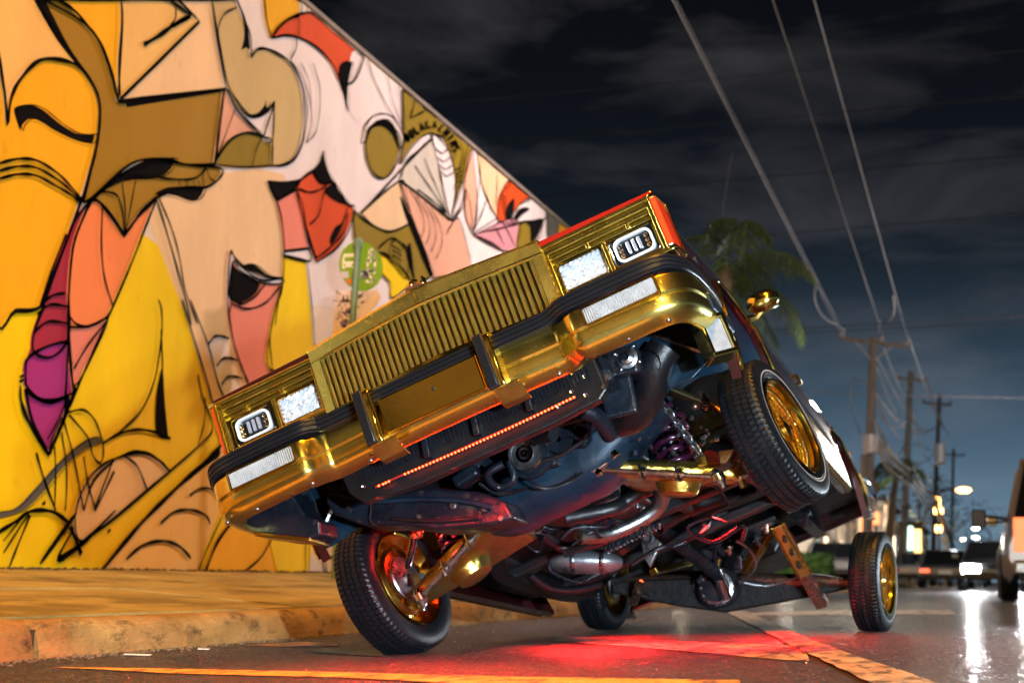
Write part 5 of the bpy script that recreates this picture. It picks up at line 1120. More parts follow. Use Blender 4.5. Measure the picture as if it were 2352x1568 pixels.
m = MB(); cx, cy = 829, 611; flat(m, [(cx + 50 * math.cos(q * PI / 20) + 4 * math.sin(q * PI / 20), cy + 57 * math.sin(q * PI / 20)) for q in range(40)], BY + .04)
disc = bp(m, 'sign_disc', mat('sign_green', (.22, .42, .02), .45, 0, None, .12, 10))
m = MB(); Yf = BY + .034
def D1(x, y): return (748 + .1831 * x, 517 + .1831 * y)   # pixels of the sign close-up
def poly1(mb, pts, Y): flat(mb, [D1(*p) for p in pts], Y, .002)
poly1(m, [(225, 360), (355, 355), (370, 400), (365, 540), (335, 545), (330, 525), (245, 530), (235, 550), (208, 548), (205, 450)], Yf)
text_on(m, 'B', *D1(520, 448), 22, 27, Yf, .0105, -4); text_on(m, 'U', *D1(505, 572), 23, 25, Yf, .0105, -4); text_on(m, 'S', *D1(500, 718), 22, 27, Yf, .0105, -6)
tag(bp(m, 'sign_lettering', mat('sign_cream', (.90, .88, .72), .5)), kind='stuff')
m = MB(); poly1(m, [(240, 400), (345, 395), (352, 450), (236, 455)], Yf - .003); poly1(m, [(225, 490), (248, 490), (248, 512), (225, 512)], Yf - .003); poly1(m, [(325, 488), (348, 488), (348, 508), (325, 510)], Yf - .003); bp(m, 'bus_pictogram_window', bpy.data.materials['sign_green'])
m = MB(); poly1(m, [(185, 585), (285, 575), (290, 660), (190, 670)], Yf - .003); poly1(m, [(440, 560), (530, 575), (540, 660), (440, 668)], Yf - .004); tag(bp(m, 'stickers', mat('sticker_pale', (.62, .58, .70), .5)), kind='stuff')
m = MB(); poly1(m, [(265, 670), (320, 680), (310, 740), (270, 735)], Yf - .004); bp(m, 'orange_sticker', mat('sticker_orange', (.85, .16, .03), .5))
m = MB(); strokes_on(m, [[D1(450, 580), D1(500, 585), D1(455, 655)], [D1(490, 660), D1(515, 600), D1(530, 660)]], Yf - .006, .008); bp(m, 'sticker_lettering', BLACK)
m = MB(); flat(m, [D1(130, 830), D1(660, 815), D1(690, 900), D1(640, 1000), D1(560, 1090), D1(440, 1240), D1(200, 1400), D1(80, 1400)], BY + .05)
pan = bp(m, 'notice_board', mat('notice_board_pink', (.85, .70, .66), .5, 0, None, .3, 12, var2=(6, .5, .6, (.80, .72, .62))))
m = MB(); rnd = random.Random(12)
text_on(m, 'JUP', *D1(165, 960), 15, 14, BY + .046, .006, 2)
for k in range(70):
    a = (rnd.uniform(140, 600), rnd.uniform(840, 1230)); 
    if a[0] > 560 - (a[1] - 850) * .75: continue
    b = (a[0] + rnd.uniform(-45, 45), a[1] + rnd.uniform(-30, 30)); c = (b[0] + rnd.uniform(-30, 30), b[1] + rnd.uniform(-30, 30))
    strokes_on(m, [[D1(*a), D1(*b), D1(*c)]], BY + .046, rnd.uniform(.002, .006))
bp(m, 'scrawled_lettering', mat('marker_brown', (.10, .05, .03), .6))
m = MB()
for cx_, cy_ in ((280, 1090), (235, 1245)):
    for k in range(9):
        a = (cx_ + rnd.uniform(-60, 60), cy_ + rnd.uniform(-35, 35)); b = (a[0] + rnd.uniform(-50, 50), a[1] + rnd.uniform(-40, 40)); strokes_on(m, [[D1(*a), D1(*b)]], BY + .044, .006)
bp(m, 'blue_scrawl', mat('marker_blue', (.08, .05, .30), .5))
# ------------------------------------------------------------------ wires overhead, poles
WOOD = mat('weathered_pole_wood', (.20, .16, .13), .85, 0, ('noise', 8, .8, .02), .35, 4, stretch=(3, 3, .4))
CER = mat('insulator_ceramic', (.45, .38, .36), .3)
WIRE = mat('bare_conductor', (.34, .32, .32), .5, .1)
WIREF = mat('dark_cable', (.16, .15, .16), .6)
def pole(label, fu, fv, tu, tv, Y, r, arm=None, extra=None):
    b = on(fu, fv, 1, Y); b.z = 0; t = on(tu, tv, 1, Y)
    e = empty('utility_pole', b); tag(e, label, 'utility pole', 'wooden utility poles along the street')
    m = MB(); m.tube([(0, 0, 0), (t - b) * .5, t - b], [r * 1.15, r, r * .8], 10); m.build('shaft', WOOD, e)
    if arm:
        a, c = on(*arm[0], 1, Y) - b, on(*arm[1], 1, Y) - b; d = c - a
        m = MB(); m.box((a + c) / 2 + Vector((0, -.14, 0)), (d.length, .12, .14), rotM('Y', -math.degrees(math.atan2(d.z, d.x)))); m.build('crossarm', WOOD, e, smooth=0)
        for k, q in enumerate((.0, .62, 1.0)):
            m = MB(); p = a.lerp(c, .02 + q * .96) + Vector((0, -.14, .12)); m.lathe([(-.10, .03), (-.04, .09), (0, .05), (.05, .10), (.09, .06), (.13, .07), (.15, .01)], 12, Matrix.Translation(p) @ rotM('Y', -90)); m.build('insulator', CER, e)
        for k in (-1, 1):
            mid = (a + c) / 2; m = MB(); m.tube([mid + d * .28 * k + Vector((0, -.2, -.05)), (t - b) * .90 + Vector((0, -.1, 0))], .022, 6); m.build('arm_brace', CER, e)
    for (u, v, w_, h_, mt) in extra or ():
        p = on(u, v, 1, Y) - b; m = MB(); m.lathe([(-h_, .01), (-h_, w_ * .8), (-h_ * .9, w_), (h_ * .9, w_), (h_, w_ * .8), (h_ * 1.1, .01)], 14, Matrix.Translation(p + Vector((0, -.3, 0))) @ rotM('Y', 90)); m.build('pole_canister', mt, e)
    return e
pole('nearest utility pole with a wide crossarm and three insulators, rising behind the raised car side', 1988, 1335, 2006, 774, 55, .17, ((1932, 778), (2086, 797)), ((1999, 1020, .26, .34, CER), (1985, 1078, .12, .5, WOOD)))
pole('greenish utility pole just right of the nearest pole, with a short crossarm', 2072, 1338, 2092, 852, 78, .17, ((2060, 868), (2128, 876)), ((2160, 1042, .28, .5, CER),))
pole('slim utility pole above the parked dark sedan', 2140, 1338, 2158, 905, 105, .16, ((2120, 925), (2185, 930)))
pole('thin far utility pole in the row, next to the twisted cables', 2183, 1338, 2190, 1030, 150, .15, ((2160, 1042), (2215, 1046)))
def wire(label, pts, r=.014, mt=None, n=6, cat='wire', grp='electric wires over the street', name='power_line'):
    m = MB(); P = crv(pts, n) if n > 1 else [Vector(p) for p in pts]; m.tube(P, r, 6); o = m.build(name, mt or WIRE, smooth=60); tag(o, label, cat, grp); return o
def long_wire(lab, u0, z0, iu, iv, dz=0, r=.0125):
    a = on(u0, 0, 2, z0); b = on(iu, iv, 1, 54.8); d = (b - a); s = a - d * .9
    wire(lab, [s, b], r, n=1)
long_wire('left strand of the twin power lines running from top centre down to the crossarm', 1545, 9.2, 1933, 768)
long_wire('right strand of the twin power lines running from top centre down to the crossarm', 1553, 9.3, 1940, 770)
long_wire('middle power line running down to the crossarm, second from the right at the top edge', 1775, 9.2, 2028, 768)
long_wire('rightmost steep power line at the top edge, ending at the right tip of the crossarm', 1870, 9.2, 2084, 775)
wire('slack jumper loop hanging from the twin power lines beside the palm', [on(1874, 640, 1, 44), on(1872, 690, 1, 45), on(1892, 728, 1, 47), on(1925, 748, 1, 50), on(1942, 760, 1, 52)], .02, grp=None)
wire('slack jumper loop between the two right power lines above the crossarm', [on(2052, 680, 1, 44), on(2054, 715, 1, 46), on(2040, 738, 1, 50), on(2022, 735, 1, 52), on(2018, 765, 1, 54)], .02, grp=None)
for lab, a, b in (('wire leaving the right tip of the nearest crossarm down towards the far poles', (2086, 775, 54), (2168, 985, 100)), ('wire dropping from the middle of the nearest crossarm behind it', (2030, 800, 56), (2120, 1000, 100)), ('wire between the nearest pole and the greenish pole at half height', (2012, 840, 56), (2070, 960, 78)), ('wire curving between the greenish pole and the slim pole', (2128, 876, 78), (2180, 1000, 105))):
    P0, P1 = on(*a[:2], 1, a[2]), on(*b[:2], 1, b[2]); wire(lab, [P0, P0.lerp(P1, .5) + Vector((0, 0, -.3)), P1], .03, grp='slack wires between the far poles', n=5)
wire('looping slack wire left of the nearest pole', [on(1995, 880, 1, 55), on(1962, 870, 1, 55), on(1952, 910, 1, 56), on(1975, 990, 1, 58), on(1992, 1010, 1, 58)], .02, grp=None, mt=WIREF)
wire('deep slack loop right of the nearest pole', [on(2015, 920, 1, 55), on(2035, 970, 1, 58), on(2062, 982, 1, 62), on(2084, 965, 1, 70)], .03, grp=None, mt=CER)
wire('faint near vertical wire rising from behind the front fender', [on(1682, 350, 1, 28), on(1662, 470, 1, 28), on(1645, 640, 1, 28)], .010, mt=WIREF, grp=None, n=3)
for k, (u0, v0, u1, v1) in enumerate(((1440, 200, 2352, 116), (1740, 276, 2352, 221), (1680, 414, 2352, 357), (1880, 530, 2352, 492), (1870, 752, 2352, 726), (1870, 762, 2352, 741))):
    P0, P1 = on(u0, v0, 2, 9.6), on(u1, v1, 2, 9.6); d = P1 - P0; Y_ = (30, 34, 38, 42, 50, 52)[k]
    P0, P1 = on(u0, v0, 1, Y_), on(u1, v1, 1, Y_); d = P1 - P0
    wire(('faint level wire crossing the sky highest of all', 'faint level wire crossing the sky, second from the top', 'faint level wire crossing the sky, third from the top', 'faint level wire crossing the sky, fourth from the top', 'upper of the twin level wires at crossarm height', 'lower of the twin level wires at crossarm height')[k], [P0 - d * 1.3, P0, P1, P1 + d * .6], (.011, .012, .013, .014, .018, .018)[k], mt=mat('faint_wire', (.03, .033, .042), .9) if k == 0 else bpy.data.materials['faint_wire'], n=2, grp='level wires crossing the sky')
wire('bright level cable crossing in front of the poles below the crossarms', [on(1860, 898, 1, 50), on(2000, 906, 1, 50), on(2360, 914, 1, 50), on(2600, 918, 1, 50)], .014, mt=WIREF, n=3, grp=None)
TWC = mat('twisted_cable_sheath', (.50, .42, .36), .5)
for k, (o1, r) in enumerate(((0, .075), (16, .055), (34, .05))):
    pts = [(2004, 985 + o1 * .4, 55), (2030, 1030 + o1, 57), (2064, 1062 + o1, 60), (2096, 1085 + o1, 64), (2110, 1104 + o1, 68), (2130, 1128 + o1, 74), (2146, 1140 + o1 * .5, 80), (2156, 1170 + o1 * .5, 86), (2172, 1205 + o1 * .4, 94), (2188, 1245 + o1 * .3, 104), (2200, 1285, 116)]
    wire(('uppermost', 'middle', 'lowest')[k] + ' of the three thick pale cables sagging away down the street', [on(u, v, 1, y) for u, v, y in pts], r, mt=TWC, grp='thick sagging cables', name='sagging_cable', n=4)
rnd = random.Random(31)
for k in range(9):
    u0, v0 = rnd.choice(((1992, 880), (2004, 950), (1998, 1005), (2010, 820), (2088, 900))); Y0 = 55 if u0 < 2050 else 78
    u1, v1 = rnd.choice(((2082, 960), (2080, 1010), (2150, 985), (2148, 1040), (2186, 1090), (2150, 1090))); Y1 = 78 if u1 < 2100 else (105 if u1 < 2160 else 150)
    P0, P1 = on(u0, v0 + rnd.uniform(-12, 12), 1, Y0), on(u1, v1 + rnd.uniform(-12, 12), 1, Y1)
    wire('slack drooping cable strung between the poles, one of the tangle below the crossarms', [P0, P0.lerp(P1, .3) + Vector((0, 0, -rnd.uniform(.6, 1.4))), P0.lerp(P1, .65) + Vector((0, 0, -rnd.uniform(.5, 1.1))), P1], rnd.uniform(.02, .035), mt=TWC if k % 2 else WIRE, grp='tangle of slack cables between the poles', n=5)
# ------------------------------------------------------------------ palm behind the raised fender
LEAF = mat('palm_leaf', (.085, .125, .035), .5, 0, None, .4, 9)
lamp('foliage_fill_light', 'POINT', (-1.9, 24.2, 3.4), (1, .92, .70), 260, shadow_soft_size=.1)  # added to brighten the palm, no lamp stands here
LEAF2 = mat('lit_leaf', (.16, .26, .03), .5, 0, None, .4, 9)
BARK = mat('palm_bark', (.16, .12, .08), .9, 0, ('noise', 12, 1, .03), .4, 6)
def frond(name, pts, mt, parent, ll=.55, n=34, seed=0, down=.75, wl=.035, origin=Vector((0, 0, 0))):
    rnd = random.Random(seed); P = crv(pts, 8); m = MB(); m.tube([p - origin for p in P], [.022 * (1 - i / len(P)) + .004 for i in range(len(P))], 5)
    for i in range(n):
        t = .10 + .9 * i / n; j = min(len(P) - 2, int(t * (len(P) - 1))); p = P[j] - origin; tv = (P[j + 1] - P[j]).normalized(); sd = tv.cross(Vector((0, 0, 1))).normalized()
        L = ll * (math.sin(PI * min(1, t * .85 + .12)) + .15) * rnd.uniform(.8, 1.1)
        for s in (-1, 1):
            d = (sd * s * rnd.uniform(.35, .75) + tv * .45 + Vector((0, 0, -down * rnd.uniform(.5, 1.2)))).normalized(); w_ = tv * wl
            a = p; b = p + d * L * .55; c = p + d * L + Vector((0, 0, -.10 * L))
            m.add([a - w_ * .5, a + w_ * .5, b + w_ * .55, c, b - w_ * .55], [(0, 1, 2, 4), (4, 2, 3)])
    return m.build(name, mt, parent, smooth=0, fix=False)
def palm(label, u, v, Y, fr, mt=LEAF, ll=.6, tr=.16, **k):
    top = on(u, v, 1, Y); root = empty('palm_tree', (top.x - .4, Y, 0)); tag(root, label, 'palm tree')
    o = root.location.copy(); m = MB(); m.tube(crv([(0, 0, 0), (.1, 0, top.z * .5), top - o], 6), [tr * (1.3 - .5 * i / 12) for i in range(13)], 10); m.build('trunk', BARK, root)
    for i, pts in enumerate(fr): frond('frond', [on(a, b, 1, c) for a, b, c in pts], mt, root, ll, seed=i, origin=o, **k)
    m = MB(); m.ball(top - o, .22, 8, sx=(.8, .8, 1.2)); m.build('crown_heart', BARK, root)
palm('palm with drooping green fronds rising behind the raised front fender', 1668, 640, 27, [
    [(1668, 640, 27), (1672, 560, 26.6), (1700, 512, 26.3), (1745, 515, 26), (1775, 560, 26)], [(1668, 640, 27), (1712, 592, 26.6), (1765, 577, 26), (1825, 590, 25.6), (1874, 640, 25.4)],
    [(1668, 640, 27), (1725, 640, 26.6), (1785, 668, 26), (1830, 720, 25.6), (1846, 790, 25.5)], [(1668, 640, 27), (1640, 570, 27.3), (1625, 530, 27.5), (1640, 505, 27.8), (1690, 500, 28)],
    [(1668, 640, 27), (1700, 660, 27.5), (1750, 720, 28), (1790, 790, 28.2)], [(1668, 640, 27), (1600, 620, 27), (1560, 660, 27), (1545, 720, 27)], [(1668, 640, 27), (1690, 600, 28), (1720, 585, 29), (1770, 640, 29.6)]], ll=.62, n=44, down=.9)
palm('far dark palm crown among the poles above the lit columns', 2060, 1085, 62, [[(2060, 1085, 62), (2060 + a, 1085 - b, 62 + c), (2060 + a * 2, 1085 - b * .9, 62 + c), (2060 + a * 2.8, 1085 + 30, 62 + c)] for a, b, c in ((-22, 20, 0), (22, 18, 1), (8, 30, 2), (-10, 30, -1), (30, 5, 0), (-30, 2, 1), (18, 28, -1), (-16, 14, -2))], ll=.8, n=20, tr=.15)
palm('palm fronds beside the nearest pole, lamplight put into their yellow green colour', 2010, 1120, 58, [[(2010, 1120, 58), (2022, 1108, 58), (2036, 1098, 57.8), (2044, 1094, 57.7)], [(2010, 1120, 58), (2020, 1114, 58), (2032, 1108, 58), (2042, 1102, 58)], [(2010, 1120, 58), (1996, 1112, 58), (1990, 1118, 58), (1984, 1128, 58)]], mt=mat('lamplit_leaf_tone', (.40, .60, .04), .5), ll=.35, n=14, tr=.1, down=.3)  # lamplight on these fronds is put into the leaf colour
def tree(label, u, v, Y, rad, mt, n=900, hsq=.8, ls=.14):
    c = on(u, v, 1, Y); root = empty('street_tree', (c.x, Y, 0)); tag(root, label, 'tree', 'trees down the street'); rnd = random.Random(int(u))
    m = MB(); m.tube([(0, 0, 0), (.1, 0, c.z * .5), (0, 0, c.z)], [.16, .12, .06], 8)
    for k in range(6):
        a = k * 1.05; m.tube([(0, 0, c.z * .6), (math.cos(a) * rad * .6, math.sin(a) * rad * .6, c.z + .3)], [.06, .02], 5)
    m.build('trunk', BARK, root)
    m = MB(); cl = [(rnd.gauss(0, .55) * rad, rnd.gauss(0, .5) * rad, c.z + rnd.gauss(0, .4) * rad * hsq, rnd.uniform(.25, .5) * rad) for _ in range(16)]
    for i in range(n):
        x, y, z, r = rnd.choice(cl); d = Vector((rnd.gauss(0, 1), rnd.gauss(0, 1), rnd.gauss(0, 1))).normalized() * r * rnd.uniform(.5, 1); p = Vector((x, y, z)) + d
        R_ = Matrix.Rotation(rnd.uniform(0, 6.3), 4, 'Z') @ Matrix.Rotation(rnd.uniform(-1, 1), 4, 'X'); s = ls * rnd.uniform(.6, 1.4)
        m.add([(-s, 0, 0), (0, -s * .4, 0), (s, 0, 0), (0, s * .4, 0)], [(0, 1, 2, 3)], M=Matrix.Translation(p) @ R_)
    m.build('crown', mt, root, smooth=0, fix=False)
DKL = mat('dark_foliage', (.050, .075, .040), .6, 0, None, .4, 2)
tree('dark leafy tree behind the greenish pole', 2110, 1150, 95, 2.4, DKL); tree('wide dark tree behind the orange sign', 2170, 1190, 120, 3.2, DKL); tree('low dark tree at the left of the lit columns', 1945, 1120, 85, 3.0, DKL); tree('far tree left of the street lamps', 2200, 1260, 170, 4, DKL)
# ------------------------------------------------------------------ buildings along the left kerb
CREAM = mat('cream_render', (.62, .52, .40), .7, 0, ('noise', 6, .4, .02), .2, .8)
TRIMW = mat('white_trim', (.75, .70, .62), .6, var=.1)
ROOFM = mat('flat_roof_felt', (.08, .07, .07), .9)
GLOW = mat('lit_shop_glass', (.8, .6, .4), .2, emis=(1, .72, .45), estr=3.2)
REDB = mat('red_panel', (.45, .05, .03), .5, var=.1)
def building(label, x0, x1, y0, y1, h, cols, side_cols=0, colh=None, cm=CREAM, win=True):
    root = empty('arcade_building', ((x0 + x1) / 2, y0, 0)); tag(root, label, 'building'); o = root.location
    def B_(name, c, d, mt, par=None, bv=0):
        m = MB(); m.box((c[0] - o.x, c[1] - o.y, c[2]), d); return m.build(name, mt, par or root, smooth=0, bevel=bv)
    B_('wall', ((x0 + x1) / 2, (y0 + y1) / 2 + 1.2, h / 2), (x1 - x0, y1 - y0 - 2.4, h), cm)
    B_('roof', ((x0 + x1) / 2, (y0 + y1) / 2, h + .12), (x1 - x0 + .5, y1 - y0 + .5, .24), ROOFM)
    B_('cornice', ((x0 + x1) / 2, y0 + .1, h - .15), (x1 - x0 + .3, .5, .3), TRIMW)
    first = None
    for i in range(cols):
        x = x0 + .25 + (x1 - x0 - .5) * i / (cols - 1)
        if first is None:
            m = MB(); m.box((0, 0, h * .45), (.34, .34, h * .9)); m.box((0, 0, .15), (.48, .48, .3)); m.box((0, 0, h * .86), (.46, .46, .2)); first = m.build('column', TRIMW, root, smooth=0); c = first
        else: c = first.copy(); COL.objects.link(c)
        c.location = (x - o.x, .25, 0)
        if win and i < cols - 1:
            xm = x + (x1 - x0 - .5) / (cols - 1) / 2; w_ = (x1 - x0 - .5) / (cols - 1) - .7
            f = B_('window', (xm, y0 + 1.17, h * .42), (w_, .08, h * .55), TRIMW); B_('pane', (xm, y0 + 1.11, h * .42), (w_ - .15, .05, h * .5), GLOW if i % 3 == 1 else GLASSD, f)
    for i in range(side_cols):
        y = y0 + .3 + (y1 - y0 - .6) * i / max(1, side_cols - 1); c = first.copy(); COL.objects.link(c); c.location = (x1 - .1 - o.x, y - o.y, 0)
        if i < side_cols - 1:
            ym = y + (y1 - y0 - .6) / (side_cols - 1) / 2; f = B_('window', (x1 + .02, ym, h * .42), (.08, 1.4, h * .5), TRIMW); B_('pane', (x1 + .07, ym, h * .42), (.05, 1.2, h * .45), GLOW if i % 2 else GLASSD, f)
    return root
b1 = building('cream arcade building with lit columns seen under the raised rear of the car', -15.0, -5.9, 56, 74, 3.0, 12, 6)
b2 = building('small bright building with tall pale columns right of the raised rear tyre', -9.5, -4.9, 82, 98, 4.4, 6, 6)
b3 = building('distant pale building beyond the tall columns', -9.0, -4.2, 112, 135, 4.2, 5, 6)
m = MB(); m.box((-7.35, 55.7, 1.75), (.5, .08, .75)); m.box((-7.35, 55.7, 2.5), (.55, .1, .5)); o = m.build('red_panel', REDB, smooth=0); tag(o, 'narrow red panel on the front of the cream arcade', 'sign panel')
for nm, (x, y, z), col, pw in (('porch_light', (-10.5, 54.6, 2.6), (1, .82, .62), 160), ('porch_light', (-6.8, 54.2, 2.5), (1, .85, .68), 190), ('porch_light', (-4.2, 68, 2.8), (1, .8, .6), 150), ('porch_light', (-3.9, 86, 3.4), (1, .74, .5), 320), ('porch_light', (-3.4, 118, 3.6), (1, .85, .7), 320), ('porch_light', (-7.5, 80.4, 3.2), (1, .74, .55), 260)):
    lamp(nm, 'POINT', (x, y, z), col, pw, shadow_soft_size=.15)
BULBW = mat('warm_bulb', (1, .9, .7), .4, emis=(1, .80, .52), estr=22)
BULBO = mat('orange_bulb', (1, .5, .1), .4, emis=(1, .42, .10), estr=20)
BULBC = mat('cool_bulb', (1, 1, 1), .4, emis=(.85, .95, 1), estr=26)
DARKM = mat('dark_iron', (.03, .03, .035), .5, .5)
# hedge with white boxes before the arcade
m = MB(); rnd = random.Random(9); hc = on(1800, 1305, 1, 40)
for i in range(5200):
    p = Vector((rnd.uniform(-1.3, 1.3), rnd.uniform(-.5, .5), rnd.uniform(.05, .86) + .05 * mnoise.noise(Vector((i * .01, 0, 0))))); s = .05 * rnd.uniform(.6, 1.3)
    m.add([(-s, 0, 0), (0, -s * .6, 0), (s, 0, 0), (0, s * .6, 0)], [(0, 1, 2, 3)], M=Matrix.Translation(p) @ Matrix.Rotation(rnd.uniform(0, 6), 4, 'Z') @ Matrix.Rotation(rnd.uniform(-1.5, 1.5), 4, 'X'))
m.box((0, 0, .42), (2.4, .8, .80)); hd = m.build('hedge', mat('hedge_leaf', (.06, .17, .02), .6, 0, None, .5, 6), smooth=0, fix=False); hd.location = (hc.x, 40, .12); tag(hd, 'low clipped green hedge seen beyond the rear axle', 'hedge')
lamp('foliage_fill_light', 'POINT', (hc.x + .3, 38.2, 1.6), (1, .95, .8), 40, shadow_soft_size=.1)  # point light in front of the hedge, no fixture modelled
# ------------------------------------------------------------------ other vehicles
def vehicle(name, label, loc, heading, paint, L=4.6, W=1.8, H=1.42, suv=False, group=None, cat='car', tails=None, heads=None):
    root = empty(name, loc); root.rotation_euler = (0, 0, heading); tag(root, label, cat, group)
    hw = W / 2; zb_, zh, zr = .22, (1.02 if suv else .86), H
    # body lower: lofted sections along length (y from front -L/2 to rear L/2)
    secs = [(-L / 2, .82, .38, zh * .62), (-L / 2 + .12, .93, .26, zh * .80), (-L / 2 + .5, .99, zb_, zh * .88), (-L * .18, 1, zb_, zh * .98), (0, 1, zb_, zh), (L * .25, 1, zb_, zh * 1.01), (L / 2 - .45, .99, zb_, zh * 1.0), (L / 2 - .10, .95, .28, zh * .96), (L / 2, .90, .40, zh * .84)]
    m = MB(); rows = []
    for y, ws, z0, z1 in secs:
        w_ = hw * ws; rows.append([(-w_ * .92, y, z0), (-w_, y, z0 + .12), (-w_ * 1.0, y, (z0 + z1) / 2 + .05), (-w_ * .93, y, z1 - .03), (-w_ * .82, y, z1), (0, y, z1 + .035), (w_ * .82, y, z1), (w_ * .93, y, z1 - .03), (w_, y, (z0 + z1) / 2 + .05), (w_, y, z0 + .12), (w_ * .92, y, z0)])
    m.grid(rows); m.add(rows[0], [tuple(range(11))]); m.add(rows[-1], [tuple(range(11))]); m.build('body', paint, root, smooth=40)
    ya, yb, yc, yd = (-L * .16, -L * .02, L * .30, L * .42) if not suv else (-L * .20, -L * .10, L * .42, L * .49)
    m = MB(); c = [(-hw * .86, ya, zh), (hw * .86, ya, zh), (hw * .70, yb, zr - .03), (-hw * .70, yb, zr - .03), (-hw * .70, yc, zr - .03), (hw * .70, yc, zr - .03), (hw * .86, yd, zh), (-hw * .86, yd, zh)]
    m.add(c, [(0, 1, 2, 3), (4, 5, 6, 7), (0, 3, 4, 7), (1, 6, 5, 2)]); m.build('glasshouse', GLASSD, root, smooth=0)
    m = MB(); m.grid([[(x * hw * .70, y, zr - .03 + .04 * (1 - x * x) + .02 * e) for x in (-1, -.5, 0, .5, 1)] for y, e in ((yb - .02, 0), ((yb + yc) / 2, 1), (yc + .02, 0))]); m.build('roof', paint, root, smooth=60)
    for s in (-1, 1):
        for a, b in ((0, 3), (7, 4)):
            P0 = Vector(c[a]); P1 = Vector(c[b]); P0.x = -abs(P0.x) * s; P1.x = -abs(P1.x) * s; m = MB(); m.tube([P0, P1], .035, 6); m.build('pillar', paint, root)
        m = MB(); m.box((s * (hw + .10), ya + .12, zh + .06), (.18, .08, .13)); m.build('door_mirror', paint, root, smooth=0, bevel=.02)
        hb = 1.6 if heads and heads.name == 'headlight_glare' else 1; hm = MB(); hm.box((s * hw * .66, -L / 2 + .04, zh * .66), (.34 * min(hb, 1.3), .10, .14 * hb)); hm.build('headlight', heads or CLEAR, root, smooth=0, bevel=.02)  # lit headlights are enlarged to stand in for their glare
        tm = MB(); tm.box((s * hw * .74, L / 2 - .035, zh * .74 if not suv else zh * .8), (.34 if not suv else .2, .10, .13 if not suv else .42)); tm.build('tail_lamp', tails or REDL, root, smooth=0, bevel=.02)
        for y in (-L * .30, L * .30):
            wr = .31 if not suv else .36
            m = MB(); m.lathe([(-.10, wr * .6), (-.11, wr * .92), (-.08, wr), (.08, wr), (.11, wr * .92), (.10, wr * .6)], 24, Matrix.Translation((s * (hw - .09), y, wr))); w_ = m.build('wheel', TYRE, root)
            m = MB(); m.lathe([(.105, wr * .62), (.09, wr * .55), (.10, wr * .2), (.115, .01)], 10, Matrix.Translation((s * (hw - .09), y, wr)) @ (rotM('Z', 180) if s < 0 else Matrix())); m.build('rim', STEEL, w_, smooth=0)
    for y, z in ((-L / 2 - .0, .40), (L / 2 + .0, .42)):
        m = MB(); m.box((0, y, z), (W * .86, .14, .18)); m.build('bumper', UNDERD if not suv else STEEL, root, smooth=0, bevel=.04)
    m = MB(); m.box((0, L / 2 + .03, .60), (.48, .02, .14)); m.build('number_plate', TRIMW, root, smooth=0)
    return root
WHITEC = mat('white_car_paint', (.62, .62, .62), .25, 0, None, coat=1); DARKC = mat('charcoal_car_paint', (.10, .11, .13), .25, .4, None, coat=1); SILV = mat('silver_car_paint', (.42, .42, .44), .3, .6, None, coat=1)
HEADON = mat('headlight_glare', (1, 1, 1), .3, emis=(1, .93, .82), estr=130)
TAILON = mat('tail_light_on', (.8, .1, .05), .3, emis=(1, .12, .05), estr=3)
TAILO = mat('amber_tail_light_on', (.9, .3, .08), .3, emis=(1, .20, .07), estr=1.6)
p = on(1905, 1335, 1, 48); vehicle('parked_car', 'white car parked before the cream arcade, its front showing under the raised rear', (p.x, 49, .12), math.radians(8), WHITEC, 4.4, 1.75, 1.35)
p = on(2172, 1345, 1, 58); vehicle('parked_car', 'dark sedan seen from behind at the left kerb, below the sagging cables', (p.x, 60, .06), PI, DARKC, 4.7, 1.95, 1.42, tails=TAILON)
p = on(2222, 1345, 1, 74); vehicle('parked_car', 'pale car just right of and beyond the dark sedan', (p.x, 76, .06), 0, SILV, 4.5, 1.8, 1.4, heads=BULBC)
p = on(2095, 1345, 1, 66); vehicle('parked_car', 'grey car on the pavement side behind the dark sedan', (p.x, 68, .1), PI, SILV, 4.5, 1.8, 1.4)
p = on(2247, 1345, 1, 118); vehicle('parked_car', 'small far car between the pale car and the headlights', (p.x, 120, .06), PI, DARKC, 4.5, 1.8, 1.4, tails=TAILON)
p = on(2270, 1345, 1, 46); oc = vehicle('oncoming_car', 'oncoming car with dazzling headlights beside the four-wheel drive', (p.x + .15, 43, rz(p.x)), 0, DARKC, 4.5, 1.8, 1.35, heads=HEADON)
for s in (-1, 1):
    l = lamp('oncoming_headlight', 'SPOT', (p.x + .15 + s * .6, 40.6, .75), (.85, .93, 1), 900, aim=(p.x + .5 + s * .6, 20, .2), spot_size=math.radians(75), spot_blend=.8, shadow_soft_size=.08)
# four-wheel drive at the right edge, seen from behind
p = on(2352, 1345, 1, 20); sv = vehicle('four_wheel_drive', 'tall four-wheel drive at the right edge seen from behind, with orange tail lamps', (p.x + .66, 21.5, rz(1.2)), PI, SILV, 4.2, 1.85, 1.78, suv=True, tails=TAILO, cat='car')
m = MB(); q = on(2248, 1190, 1, 19.3); q = sv.matrix_world.inverted() @ q if False else q - sv.location; q = Vector((-q.x, -q.y, q.z))
m.box(q, (.17, .10, .22)); mm = m.build('towing_mirror', mat('navy_plastic', (.02, .04, .08), .5), sv, smooth=0, bevel=.02)
m = MB(); m.tube([q + Vector((-.05, 0, .03)), q + Vector((-.34, -.05, .0))], .022, 6); m.tube([q + Vector((-.05, 0, -.05)), q + Vector((-.34, -.05, -.03))], .018, 6); m.build('mirror_arm', STEEL, sv)
